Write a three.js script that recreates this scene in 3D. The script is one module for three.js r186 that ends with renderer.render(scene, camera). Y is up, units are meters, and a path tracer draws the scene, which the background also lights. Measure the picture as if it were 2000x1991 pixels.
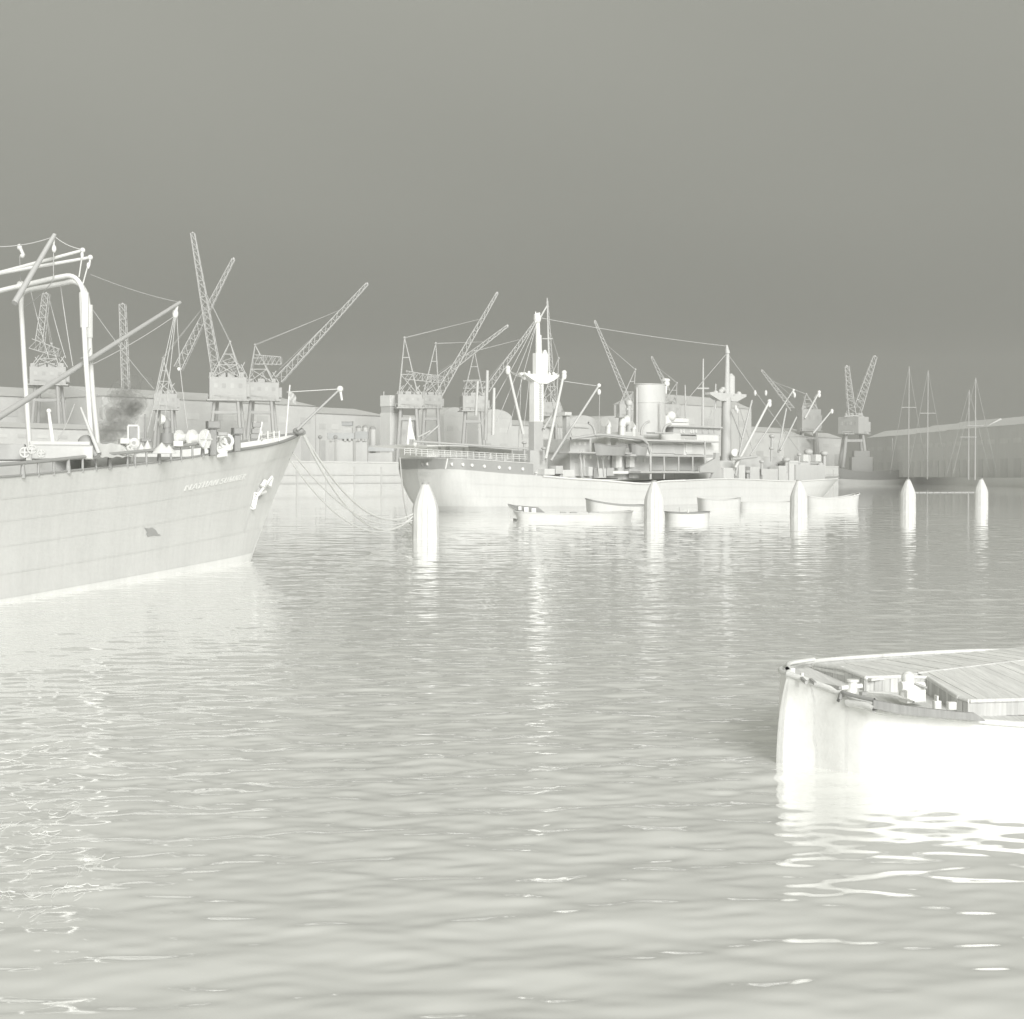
import * as THREE from 'three';
import { mergeGeometries } from 'three/addons/utils/BufferGeometryUtils.js';
import { FontLoader } from 'three/addons/loaders/FontLoader.js';
import { TextGeometry } from 'three/addons/geometries/TextGeometry.js';

// ---------------------------------------------------------------- camera, sky, sun, exposure
const W = 2000, HT = 1991, F = 2900, EYE = 5.5, HZ = 927;           // photo size, focal length in its pixels, eye height, horizon row
const scene = new THREE.Scene();
const PITCH = Math.atan((HT / 2 - HZ) / F);
const camera = new THREE.PerspectiveCamera(2 * Math.atan(HT / 2 / F) * 180 / Math.PI, W / HT, 0.5, 9000);
camera.position.set(0, EYE, 0);
camera.rotation.x = -PITCH;
const renderer = new THREE.WebGLRenderer({ antialias: true });
renderer.setSize(1024, 1019);
renderer.toneMapping = THREE.LinearToneMapping;
renderer.toneMappingExposure = 1.0;
renderer.shadowMap.enabled = true;

let seed = 7;
const rnd = () => { seed = (seed * 1664525 + 1013904223) % 4294967296; return seed / 4294967296; };
const rr = (a, b) => a + (b - a) * rnd();
const lerp = (a, b, t) => a + (b - a) * t;
const clamp01 = (t) => Math.max(0, Math.min(1, t));

{ // dull overcast sky: greyest near the horizon, slowly lighter above
  const w = 512, h = 256, d = new Float32Array(w * h * 4);
  for (let j = 0; j < h; j++) for (let i = 0; i < w; i++) {
    const el = ((j + 0.5) / h - 0.5) * Math.PI, az = (i + 0.5) / w * Math.PI * 2;
    const deg = Math.max(0, el * 180 / Math.PI), T = [[0, 0.145], [5, 0.20], [10, 0.29], [15, 0.335], [20, 0.365], [40, 0.43], [90, 0.47]];
    let v = 0.47; for (let k = 1; k < T.length; k++) if (deg <= T[k][0]) { v = lerp(T[k - 1][1], T[k][1], (deg - T[k - 1][0]) / (T[k][0] - T[k - 1][0])); break; }
    v *= 1 - 0.1 * Math.sin(az - Math.PI / 2);
    v *= 1 + 0.02 * Math.sin(az * 3 + el * 5) + 0.018 * Math.sin(az * 7 - el * 9 + 1) + 0.012 * Math.sin(az * 19 + el * 31);
    d.set([v * 1.0, v * 1.008, v * 0.895, 1], (j * w + i) * 4);
  }
  const t = new THREE.DataTexture(d, w, h, THREE.RGBAFormat, THREE.FloatType);
  t.mapping = THREE.EquirectangularReflectionMapping; t.magFilter = THREE.LinearFilter; t.minFilter = THREE.LinearFilter; t.needsUpdate = true;
  scene.background = t; scene.environment = t;
}
const sun = new THREE.DirectionalLight(new THREE.Color(1, 0.994, 0.972), 4.4);
const SUN_AZ = 18 * Math.PI / 180, SUN_EL = 25 * Math.PI / 180;      // behind the camera, to its right
sun.position.set(Math.sin(SUN_AZ) * Math.cos(SUN_EL), Math.sin(SUN_EL), Math.cos(SUN_AZ) * Math.cos(SUN_EL)).multiplyScalar(400);
sun.target.position.set(0, 0, -150);
sun.position.add(sun.target.position);
sun.castShadow = true; sun.shadow.radius = 60; sun.shadow.mapSize.set(4096, 4096);
Object.assign(sun.shadow.camera, { left: -220, right: 220, top: 160, bottom: -160, near: 10, far: 1200 });
scene.add(sun, sun.target);
scene.fog = new THREE.FogExp2(new THREE.Color(1, 1, 0.95), 0.0005);

// ---------------------------------------------------------------- helpers
const V = (x, y, z) => new THREE.Vector3(x, y, z);
const CP = Math.cos(PITCH), SP = Math.sin(PITCH);
function at(px, py, D) {                                            // the point D metres ahead that the photo shows at (px, py)
  const cx = (px - W / 2) / F, cy = -(py - HT / 2) / F;
  const z = CP + cy * SP, y = cy * CP - SP;
  return V(cx * D / z, EYE + y * D / z, -D);
}
const pxm = (px, D) => px * D / F;                                   // photo pixels -> metres at a depth

const names = {};
function numbered(n) { const k = names[n] = (names[n] ?? -1) + 1; return k ? `${n}_${String(k).padStart(3, '0')}` : n; }
const bases = new WeakMap();
function thing(name, label, category, base, group) {
  const o = new THREE.Group(); o.name = numbered(name); o.position.copy(base); o.userData = { label, category };
  if (group) o.userData.group = group;
  bases.set(o, base.clone()); scene.add(o); return o;
}
function boxUV(g) {                                                  // uv in metres, on the plane each face looks along
  const p = g.attributes.position, n = g.attributes.normal, uv = new Float32Array(p.count * 2);
  for (let i = 0; i < p.count; i++) {
    const ax = Math.abs(n.getX(i)), ay = Math.abs(n.getY(i)), az = Math.abs(n.getZ(i));
    if (ay > ax && ay > az) { uv[2 * i] = p.getX(i); uv[2 * i + 1] = p.getZ(i); }
    else if (ax > az) { uv[2 * i] = p.getZ(i); uv[2 * i + 1] = p.getY(i); }
    else { uv[2 * i] = p.getX(i); uv[2 * i + 1] = p.getY(i); }
  }
  g.setAttribute('uv', new THREE.BufferAttribute(uv, 2));
}
function merged(geos) {
  const list = geos.flat(9).filter(Boolean).map((g) => {
    const n = g.index ? g.toNonIndexed() : g.clone();
    if (!n.attributes.normal) n.computeVertexNormals();
    for (const k of Object.keys(n.attributes)) if (k !== 'position' && k !== 'normal') n.deleteAttribute(k);
    return n;
  });
  const m = list.length > 1 ? mergeGeometries(list) : list[0];
  boxUV(m); return m;
}
function part(name, geos, mat, parent, label) {                     // geometry given in world metres
  const g = merged([geos]);
  const b = bases.get(parent) ?? V(0, 0, 0);
  g.translate(-b.x, -b.y, -b.z);
  const m = new THREE.Mesh(g, mat); m.name = name; m.castShadow = m.receiveShadow = true;
  if (label) m.userData.label = label;
  if (parent) { parent.add(m); bases.set(m, b); }
  return m;
}
function single(name, label, category, geos, mat, base, group) {     // a thing that is one mesh
  const g = merged([geos]); g.translate(-base.x, -base.y, -base.z);
  const m = new THREE.Mesh(g, mat); m.name = numbered(name); m.position.copy(base); m.castShadow = m.receiveShadow = true;
  m.userData = { label, category }; if (group) m.userData.group = group;
  bases.set(m, base.clone()); scene.add(m); return m;
}
function struct(name, geos, mat) {
  const m = new THREE.Mesh(merged([geos]), mat); m.name = numbered(name); m.userData.kind = 'structure'; m.receiveShadow = m.castShadow = true; scene.add(m); bases.set(m, V(0, 0, 0)); return m;
}
const UP = V(0, 1, 0);
function tube(a, b, r0, r1 = r0, seg = 8) {
  const d = b.clone().sub(a), g = new THREE.CylinderGeometry(r1, r0, d.length(), seg, 1);
  g.applyQuaternion(new THREE.Quaternion().setFromUnitVectors(UP, d.normalize()));
  return g.translate((a.x + b.x) / 2, (a.y + b.y) / 2, (a.z + b.z) / 2);
}
const curve = (pts, r, n = 40, seg = 6) => new THREE.TubeGeometry(new THREE.CatmullRomCurve3(pts), n, r, seg);
function sag(a, b, drop, n = 24) { const o = []; for (let i = 0; i <= n; i++) { const t = i / n, p = a.clone().lerp(b, t); p.y -= 4 * drop * t * (1 - t); o.push(p); } return o; }
function box(w, h, d, c, yaw = 0, bev = 0.02) {
  let g;
  if (bev && Math.min(w, h, d) > bev * 3) {
    const s = new THREE.Shape(); const x = w / 2 - bev, y = h / 2 - bev;
    s.moveTo(-x, -y); s.lineTo(x, -y); s.lineTo(x, y); s.lineTo(-x, y);
    g = new THREE.ExtrudeGeometry(s, { depth: d - 2 * bev, bevelEnabled: true, bevelSize: bev, bevelThickness: bev, bevelSegments: 1 }).translate(0, 0, -d / 2 + bev);
  } else g = new THREE.BoxGeometry(w, h, d);
  return g.rotateY(yaw).translate(c.x, c.y, c.z);
}
function prism(poly, depth, c, yaw = 0) {                            // outline in x-y, thickness along z, c at its middle
  const g = new THREE.ExtrudeGeometry(new THREE.Shape(poly.map(([x, y]) => new THREE.Vector2(x, y))), { depth, bevelEnabled: false }).translate(0, 0, -depth / 2);
  return g.rotateY(yaw).translate(c.x, c.y, c.z);
}
function sheet(rows, flip) {                                         // rows of points -> surface with smooth normals
  const n = rows[0].length, p = [], ix = [];
  rows.forEach((r) => r.forEach((q) => p.push(q.x, q.y, q.z)));
  for (let i = 0; i + 1 < rows.length; i++) for (let j = 0; j + 1 < n; j++) {
    const a = i * n + j, b = a + 1, c = a + n, d = c + 1;
    flip ? ix.push(a, b, c, b, d, c) : ix.push(a, c, b, b, c, d);
  }
  const g = new THREE.BufferGeometry(); g.setAttribute('position', new THREE.Float32BufferAttribute(p, 3)); g.setIndex(ix); g.computeVertexNormals(); return g;
}
function lattice(a, b, wa, wb, n, r, side = null, rb = r * 0.7) {     // four-chord braced boom
  const ax = b.clone().sub(a).normalize(), s = (side ?? V(0, 0, 1)).clone(); s.sub(ax.clone().multiplyScalar(s.dot(ax))).normalize();
  const t = ax.clone().cross(s), g = [], P = (f, i) => {
    const w = lerp(wa, wb, f) / 2, q = [[1, 1], [1, -1], [-1, -1], [-1, 1]][i];
    return a.clone().lerp(b, f).addScaledVector(s, q[0] * w).addScaledVector(t, q[1] * w);
  };
  for (let i = 0; i < 4; i++) g.push(tube(P(0, i), P(1, i), r, r * 0.8, 5));
  for (let k = 0; k < n; k++) for (let i = 0; i < 4; i++) {
    const f0 = k / n, f1 = (k + 1) / n, j = (i + 1) % 4;
    g.push(tube(P(f0, i), P(f1, j), rb, rb, 4)); if (k % 2) g.push(tube(P(f1, i), P(f1, j), rb, rb, 4));
  }
  return g;
}
const ball = (c, r, sx = 1, sy = 1, sz = 1) => new THREE.SphereGeometry(r, 14, 10).scale(sx, sy, sz).translate(c.x, c.y, c.z);
function cowl(c, h, r, yaw) {                                        // ventilator: stem, curved head, mouth facing yaw
  const d = V(Math.sin(yaw), 0, Math.cos(yaw)), top = c.clone().add(V(0, h, 0));
  const stem = tube(c, top, r, r * 0.9, 12), neck = curve([top.clone().add(V(0, -0.1, 0)), top.clone().add(V(0, r * 0.9, 0)).addScaledVector(d, r * 0.2), top.clone().add(V(0, r * 1.7, 0)).addScaledVector(d, r * 1.0)], r * 1.1, 10, 12);
  const m0 = top.clone().add(V(0, r * 1.6, 0)).addScaledVector(d, r * 0.6), m1 = top.clone().add(V(0, r * 1.7, 0)).addScaledVector(d, r * 1.9);
  return { body: [stem, neck], mouth: [tube(m0, m1, r * 1.1, r * 1.75, 14)] };
}

// noise textures (grain and wear of paint, timber, mortar)
function noiseTex(fn, n = 256) {
  const d = new Uint8Array(n * n * 4);
  for (let j = 0; j < n; j++) for (let i = 0; i < n; i++) { const v = Math.max(0, Math.min(255, fn(i / n, j / n) * 255)); d.set([v, v, v, 255], (j * n + i) * 4); }
  const t = new THREE.DataTexture(d, n, n); t.wrapS = t.wrapT = THREE.RepeatWrapping; t.magFilter = THREE.LinearFilter; t.minFilter = THREE.LinearMipmapLinearFilter; t.generateMipmaps = true; t.needsUpdate = true; return t;
}
const grid = (n) => { const a = Array.from({ length: n * n }, rnd); return (u, v, fx, fy) => {
  const x = u * fx, y = v * fy, x0 = Math.floor(x), y0 = Math.floor(y), s = (t) => t * t * (3 - 2 * t), tx = s(x - x0), ty = s(y - y0);
  const q = (i, j) => a[(((j % fy) + fy) % fy % n) * n + (((i % fx) + fx) % fx) % n];
  return lerp(lerp(q(x0, y0), q(x0 + 1, y0), tx), lerp(q(x0, y0 + 1), q(x0 + 1, y0 + 1), tx), ty); }; };
const nz = grid(128);
const T_GRIME = noiseTex((u, v) => 0.86 + 0.06 * nz(u, v, 5, 4) + 0.05 * nz(u, v, 37, 7) + 0.05 * nz(u, v, 90, 70) - 0.03 * Math.pow(nz(u, v, 23, 3), 3));
const T_WOOD = noiseTex((u, v) => 0.74 + 0.14 * nz(u, v, 48, 3) + 0.1 * nz(u, v, 120, 9) + 0.05 * nz(u, v, 9, 7));
const T_ROUGH = noiseTex((u, v) => 0.5 * nz(u, v, 20, 20) + 0.3 * nz(u, v, 60, 60) + 0.2 * nz(u, v, 120, 120));
const TINT = [1.0, 1.004, 0.982];
const cache = {};
function M(l, kind = 'paint', warm = 0) {
  const key = [l, kind, warm].join(); if (cache[key]) return cache[key];
  const rep = (t, s) => { const c = t.clone(); c.repeat.set(s, s); c.needsUpdate = true; return c; };
  texs.g ??= rep(T_GRIME, 0.11); texs.w ??= rep(T_WOOD, 0.5); texs.f ??= rep(T_GRIME, 0.025); texs.b ??= rep(T_ROUGH, 0.6);
  const m = new THREE.MeshStandardMaterial({ color: new THREE.Color().setRGB(l * (1 + warm), l * TINT[1], l * (TINT[2] - warm)), roughness: 0.75, side: THREE.DoubleSide });
  if (kind === 'paint') { m.map = texs.g; m.roughness = 0.6; m.bumpMap = texs.b; m.bumpScale = 0.006; }
  if (kind === 'wood') { m.map = texs.w; m.roughness = 0.85; m.bumpMap = texs.w; m.bumpScale = 0.012; }
  if (kind === 'far') { m.map = texs.f; m.roughness = 0.9; }
  return cache[key] = m;
}
const texs = {};
const CANVAS = new THREE.MeshPhysicalMaterial({ color: new THREE.Color().setRGB(0.5, 0.5, 0.47), roughness: 1, transmission: 0.5, thickness: 0, side: THREE.DoubleSide });

// ---------------------------------------------------------------- water
{
  const waves = [];
  for (let i = 0; i < 72; i++) {
    const L = 0.3 * Math.pow(18, (i + rnd()) / 72), dir = Math.PI / 2 + (rnd() + rnd() + rnd() - 1.5) * 0.86 + 0.05;
    const k = 2 * Math.PI / L, slope = 0.0094 * (L < 0.6 ? 1.0 : L > 2 ? 0.5 : 1.25);
    waves.push([k * Math.cos(dir), k * Math.sin(dir), slope / k, rnd() * 6.283, L]);
  }
  const patch = (x, z) => 0.95 + 0.35 * Math.sin(x * 0.06 + 1.3 * Math.sin(z * 0.041)) * Math.sin(z * 0.083 + 0.9 * Math.sin(x * 0.05 + 2));
  const rows = [0.5, 2, 4, 6, 8, 9.5, 11];
  while (rows.at(-1) < 860) { const d = rows.at(-1); rows.push(d + Math.max(0.045, d * d / (F * EYE) * 0.95)); }
  rows.push(900);
  const cols = [], fine = 22.5 * Math.PI / 180;
  for (let i = 0; i <= 760; i++) cols.push(-fine + 2 * fine * i / 760);
  for (let i = 1; i < 72; i++) cols.push(fine + (2 * Math.PI - 2 * fine) * i / 72);
  cols.push(2 * Math.PI - fine);
  const n = cols.length, m = rows.length, P = new Float32Array(n * m * 3), N = new Float32Array(n * m * 3), I = [];
  const cs = cols.map((a) => [Math.sin(a), -Math.cos(a)]);
  for (let i = 0; i < m; i++) {
    const d = rows[i], step = i ? rows[i] - rows[i - 1] : 1, act = waves.filter((w) => w[4] > step * 1.15);
    for (let j = 0; j < n; j++) {
      const x = cs[j][0] * d, z = cs[j][1] * d; let y = 0, sx = 0, sz = 0;
      if (j <= 761 && d > 8) {
        const g = patch(x, z);
        for (const w of act) { const ph = w[0] * x + w[1] * z + w[3], s = Math.sin(ph), c = Math.cos(ph); y += w[2] * s * g; sx += w[2] * w[0] * c * g; sz += w[2] * w[1] * c * g; }
      }
      const k = (i * n + j) * 3, l = 1 / Math.hypot(sx, 1, sz);
      P[k] = x; P[k + 1] = y; P[k + 2] = z; N[k] = -sx * l; N[k + 1] = l; N[k + 2] = -sz * l;
    }
  }
  const ix = new Uint32Array((m - 1) * (n - 1) * 6); let q = 0;
  for (let i = 0; i + 1 < m; i++) for (let j = 0; j + 1 < n; j++) { const a = i * n + j, c = a + n; ix[q++] = a; ix[q++] = a + 1; ix[q++] = c; ix[q++] = a + 1; ix[q++] = c + 1; ix[q++] = c; }
  const g = new THREE.BufferGeometry();
  g.setAttribute('position', new THREE.BufferAttribute(P, 3)); g.setAttribute('normal', new THREE.BufferAttribute(N, 3)); g.setIndex(new THREE.BufferAttribute(ix, 1));
  const water = new THREE.Mesh(g, new THREE.MeshPhysicalMaterial({ color: new THREE.Color().setRGB(0.94, 0.945, 0.925), roughness: 0.045, metalness: 0.46, ior: 1.45, side: THREE.DoubleSide }));
  water.name = 'water'; water.userData.kind = 'structure'; water.receiveShadow = true; scene.add(water);
}

// ---------------------------------------------------------------- quays, land and far sheds
const QA = [-252, 262], QB = [176, 800];                             // quay edge in plan: (x, depth)
const qd = V(QB[0] - QA[0], 0, -(QB[1] - QA[1])).normalize(), qn = V(qd.z, 0, -qd.x).negate(); // along, and away from the water
if (qn.z > 0) qn.negate();
const qyaw = Math.atan2(-qd.z, qd.x);
const QTOP = 9.5;
function quayD(px, off = 0) { const r = (px - 1000) / F, x0 = QA[0] + qn.x * off, d0 = QA[1] - qn.z * off; const s = (r * d0 - x0) / (qd.x + r * qd.z); return d0 - qd.z * s; }
{
  const a = V(QA[0], 0, -QA[1]).addScaledVector(qd, -120), b = V(QB[0], 0, -QB[1]), L = a.distanceTo(b), mid = a.clone().add(b).multiplyScalar(0.5);
  const wall = box(L, QTOP + 1.5, 3, V(mid.x, (QTOP - 1.5) / 2, mid.z).addScaledVector(qn, 1.5), qyaw, 0.2);
  const q = struct('quay_wall', wall, M(0.62, 'far'));
  const cop = []; for (let i = 0; i < 26; i++) { const c = a.clone().lerp(b, (i + 0.5) / 26); cop.push(box(L / 26 - 0.12, 0.5, 1.4, V(c.x, QTOP + 0.2, c.z).addScaledVector(qn, 0.6), qyaw, 0.08)); }
  for (const c of cop) part('coping_stone', c, M(0.7, 'far'), q);
  for (let i = 0; i < 60; i++) { const c = a.clone().lerp(b, (i + 0.5) / 60); part('timber_fender', box(0.45, QTOP * 0.85, 0.5, V(c.x, QTOP * 0.42, c.z).addScaledVector(qn, -0.25), qyaw, 0), M(0.57, 'far'), q); }
  for (const [h, l] of [[2.6, 0.54], [5.4, 0.57]]) part('waling_beam', box(L, 0.35, 0.3, V(mid.x, h, mid.z).addScaledVector(qn, -0.16), qyaw, 0), M(l, 'far'), q);
  struct('quay_ground', box(L, 0.4, 120, V(mid.x, QTOP - 0.3, mid.z).addScaledVector(qn, 63), qyaw, 0), M(0.5, 'far'));
  const fa = V(239, 0, -560), fb = V(212, 0, -905), fm = fa.clone().add(fb).multiplyScalar(0.5);
  struct('far_quay', box(80, 5.2, fa.distanceTo(fb), V(fm.x + 40, 1.4, fm.z), -0.078, 0.2), M(0.62, 'far'));
  struct('land', box(900, 3, 60, V(170, 0.5, -930), 0, 0), M(0.5, 'far'));
}
// long sheds: front wall, pitched roof, doors
function shed(label, px0, px1, pyTop0, pyTop1, off, depth, lum, o = {}) {
  const D0 = quayD(px0, off), D1 = quayD(px1, off), a = at(px0, pyTop0, D0), b = at(px1, pyTop1, D1);
  const L = Math.hypot(b.x - a.x, b.z - a.z), top = Math.max(a.y, b.y), base = V((a.x + b.x) / 2, QTOP - 0.1, (a.z + b.z) / 2);
  const t = thing(o.name ?? 'dock_shed', label, 'shed', base, o.group);
  const yaw = Math.atan2(-(b.z - a.z), b.x - a.x), n = V(b.z - a.z, 0, -(b.x - a.x)).normalize(); if (n.z > 0) n.negate();
  const hh = top - QTOP, c = base.clone().addScaledVector(n, depth / 2);
  part('wall', box(L, hh * 0.86, depth, V(c.x, QTOP + hh * 0.43, c.z), yaw, 0.1), M(lum, 'far'), t);
  const poly = o.barrel ? Array.from({ length: 17 }, (_, i) => { const f = i / 16 * Math.PI; return [-Math.cos(f) * L / 2, Math.sin(f) * hh * 0.16]; }) : null;
  if (poly) part('roof', prism(poly, depth, V(c.x, QTOP + hh * 0.86, c.z), yaw), M(lum * 0.96, 'far'), t);
  else part('roof', [prism([[-depth / 2 - 0.5, 0], [depth / 2 + 0.5, 0], [0, hh * 0.16]], L + 0.6, V(c.x, QTOP + hh * 0.86, c.z), yaw + Math.PI / 2)], M(lum * 0.95, 'far'), t);
  const nd = o.doors ?? Math.max(2, Math.round(L / 16));
  for (let i = 0; i < nd; i++) {
    const q = a.clone().lerp(b, (i + 0.5) / nd), p = V(q.x, QTOP + hh * 0.2, q.z).addScaledVector(n, -0.05);
    part('door', box(L / nd * 0.42, hh * 0.4, 0.3, p, yaw, 0), M(lum * (i % 3 ? 0.9 : 0.8), 'far'), t);
    part('window', box(L / nd * 0.5, hh * 0.09, 0.24, V(q.x, QTOP + hh * 0.64, q.z).addScaledVector(n, -0.02), yaw, 0), M(lum * (i % 2 ? 1.08 : 0.9), 'far'), t);
  }
  return t;
}
shed('long grey dock shed seen through the pale arched mast at far left', -120, 200, 746, 772, 60, 30, 0.62, { doors: 6 });
shed('low pale shed with long flat roofline beneath the arched mast', -60, 250, 822, 838, 22, 16, 0.65, { doors: 8 });
shed('high pale warehouse behind the two lattice cranes at the left', 200, 616, 752, 786, 40, 40, 0.64, { doors: 9 });
shed('long pale warehouse falling away right of the two lattice cranes', 617, 760, 791, 800, 48, 40, 0.64, { doors: 6 });
shed('grey warehouse standing behind the stern crane and poop of the freighter', 760, 1150, 806, 828, 60, 40, 0.65, { doors: 10 });
shed('pale barrel roofed shed between the two crane machine houses', 868, 912, 797, 799, 42, 16, 0.65, { barrel: 1, doors: 2 });
shed('barrel roofed shed just left of the white crosstree mast', 935, 1000, 800, 804, 44, 16, 0.64, { barrel: 1, doors: 2 });
shed('rounded grey roof left of two white ventilators amidships', 1112, 1166, 812, 815, 64, 16, 0.65, { barrel: 1, doors: 2 });
shed('rounded grey roof directly behind two white ventilators amidships', 1166, 1225, 813, 816, 64, 16, 0.65, { barrel: 1, doors: 2 });
shed('tall grey warehouse block right of the freighter funnel', 1290, 1468, 772, 781, 70, 30, 0.62, { doors: 5 });
shed('grey warehouse behind the derricks of the freighter foredeck', 1468, 1590, 832, 838, 70, 30, 0.62, { doors: 4 });
shed('low faint grey shed right of the freighter foremast', 1560, 1645, 843, 852, 60, 20, 0.62, { doors: 4 });
// lift tower
function tower(label, px0, px1, py0, py1, D, l0, l1) {
  const a = at(px0, py0, D), b = at(px1, py1, D), w = b.x - a.x, base = V((a.x + b.x) / 2, QTOP, -D), t = thing('lift_tower', label, 'tower', base);
  const ym = lerp(a.y, b.y, 0.24), y2 = lerp(a.y, b.y, 0.38);
  part('cabin', box(w * 1.02, a.y - ym, w, V(base.x, (a.y + ym) / 2, -D), qyaw, 0.1), M(l0, 'far'), t);
  part('neck', box(w * 0.93, ym - y2, w * 0.9, V(base.x, (ym + y2) / 2, -D), qyaw, 0), M(l1, 'far'), t);
  part('shaft', box(w, y2 - QTOP, w, V(base.x, (y2 + QTOP) / 2, -D), qyaw, 0.1), M(l0 * 0.95, 'far'), t);
  part('lightning_rod', tube(V(a.x + 0.3, a.y, -D), V(a.x + 0.3, a.y + w * 0.3, -D), 0.15), M(l0, 'far'), t);
  return t;
}
tower('white square lift tower left of the stern crane machine house', 748, 775, 773, 862, quayD(760, 18), 0.72, 0.5);

// quayside lamps, tanks, boxes
for (const [px, py, py2, lab] of [[625, 854, 893, 'left grey quay lamp post with round head near the bow ropes'], [655, 854, 893, 'right grey quay lamp post with round head near the bow ropes']]) {
  const D = quayD(px, 2) - 1.5, a = at(px, py, D), t = thing('quay_lamp', lab, 'lamp post', V(a.x, QTOP, a.z));
  part('post', tube(V(a.x, QTOP - 3, a.z), a, 0.32, 0.25), M(0.42, 'far'), t); part('lamp_head', ball(a, 0.75, 1, 0.9, 1), M(0.32, 'far'), t);
}
for (const [px, py, r, lab] of [[700, 832, 7, 'leftmost dark domed tank on the quay by the lift tower'], [713, 831, 7, 'middle dark domed tank on the quay by the lift tower'], [728, 834, 8, 'rightmost dark domed tank beside the lift tower foot']]) {
  const D = quayD(px, 10), a = at(px, py, D), R = pxm(r, D) / 1.3, t = thing('domed_tank', lab, 'tank', V(a.x, QTOP, a.z));
  part('dome', ball(V(a.x, a.y - R * 0.6, a.z), R, 1, 0.75, 1), M(0.33, 'far'), t); part('drum', tube(V(a.x, QTOP, a.z), V(a.x, a.y - R * 0.55, a.z), R * 0.95, R * 0.95, 16), M(0.6, 'far'), t);
}
for (const [px0, px1, py0, py1, l, nm, lab] of [[668, 689, 825, 832, 0.4, 'cargo_crate', 'flat dark crate on the quay above the wagons'], [694, 719, 843, 858, 0.42, 'goods_wagon', 'greenish boxy goods wagon below the domed tanks'], [640, 692, 846, 858, 0.47, 'goods_wagon', 'grey goods wagon left of the greenish wagon'], [706, 770, 872, 882, 0.5, 'cargo_crate', 'long flat pallet of cargo left of the freighter stern']]) {
  const D = quayD((px0 + px1) / 2, 6), a = at(px0, py0, D), b = at(px1, py1, D), t = thing(nm, lab, nm === 'cargo_crate' ? 'crate' : 'wagon', V((a.x + b.x) / 2, b.y, -D));
  part('body', box(b.x - a.x, a.y - b.y, 3, V((a.x + b.x) / 2, (a.y + b.y) / 2, -D), 0, 0.1), M(l, 'far', -0.02), t);
  if (nm === 'goods_wagon') for (const f of [0.15, 0.32, 0.68, 0.85]) part('wheel', new THREE.CylinderGeometry(0.5, 0.5, 0.2, 12).rotateX(Math.PI / 2).translate(lerp(a.x, b.x, f), b.y - 0.3, -D + 1.5), M(0.5, 'far'), t);
  else part('lid', box((b.x - a.x) * 1.04, 0.3, 3.2, V((a.x + b.x) / 2, a.y + 0.1, -D), 0, 0), M(l * 0.9, 'far'), t);
  part('staging', box((b.x - a.x) * 0.9, Math.max(0.5, b.y - QTOP - 0.6), 2.4, V((a.x + b.x) / 2, (b.y - 0.6 + QTOP) / 2, -D - 0.2), 0, 0), M(0.55, 'far'), t);
}

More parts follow.
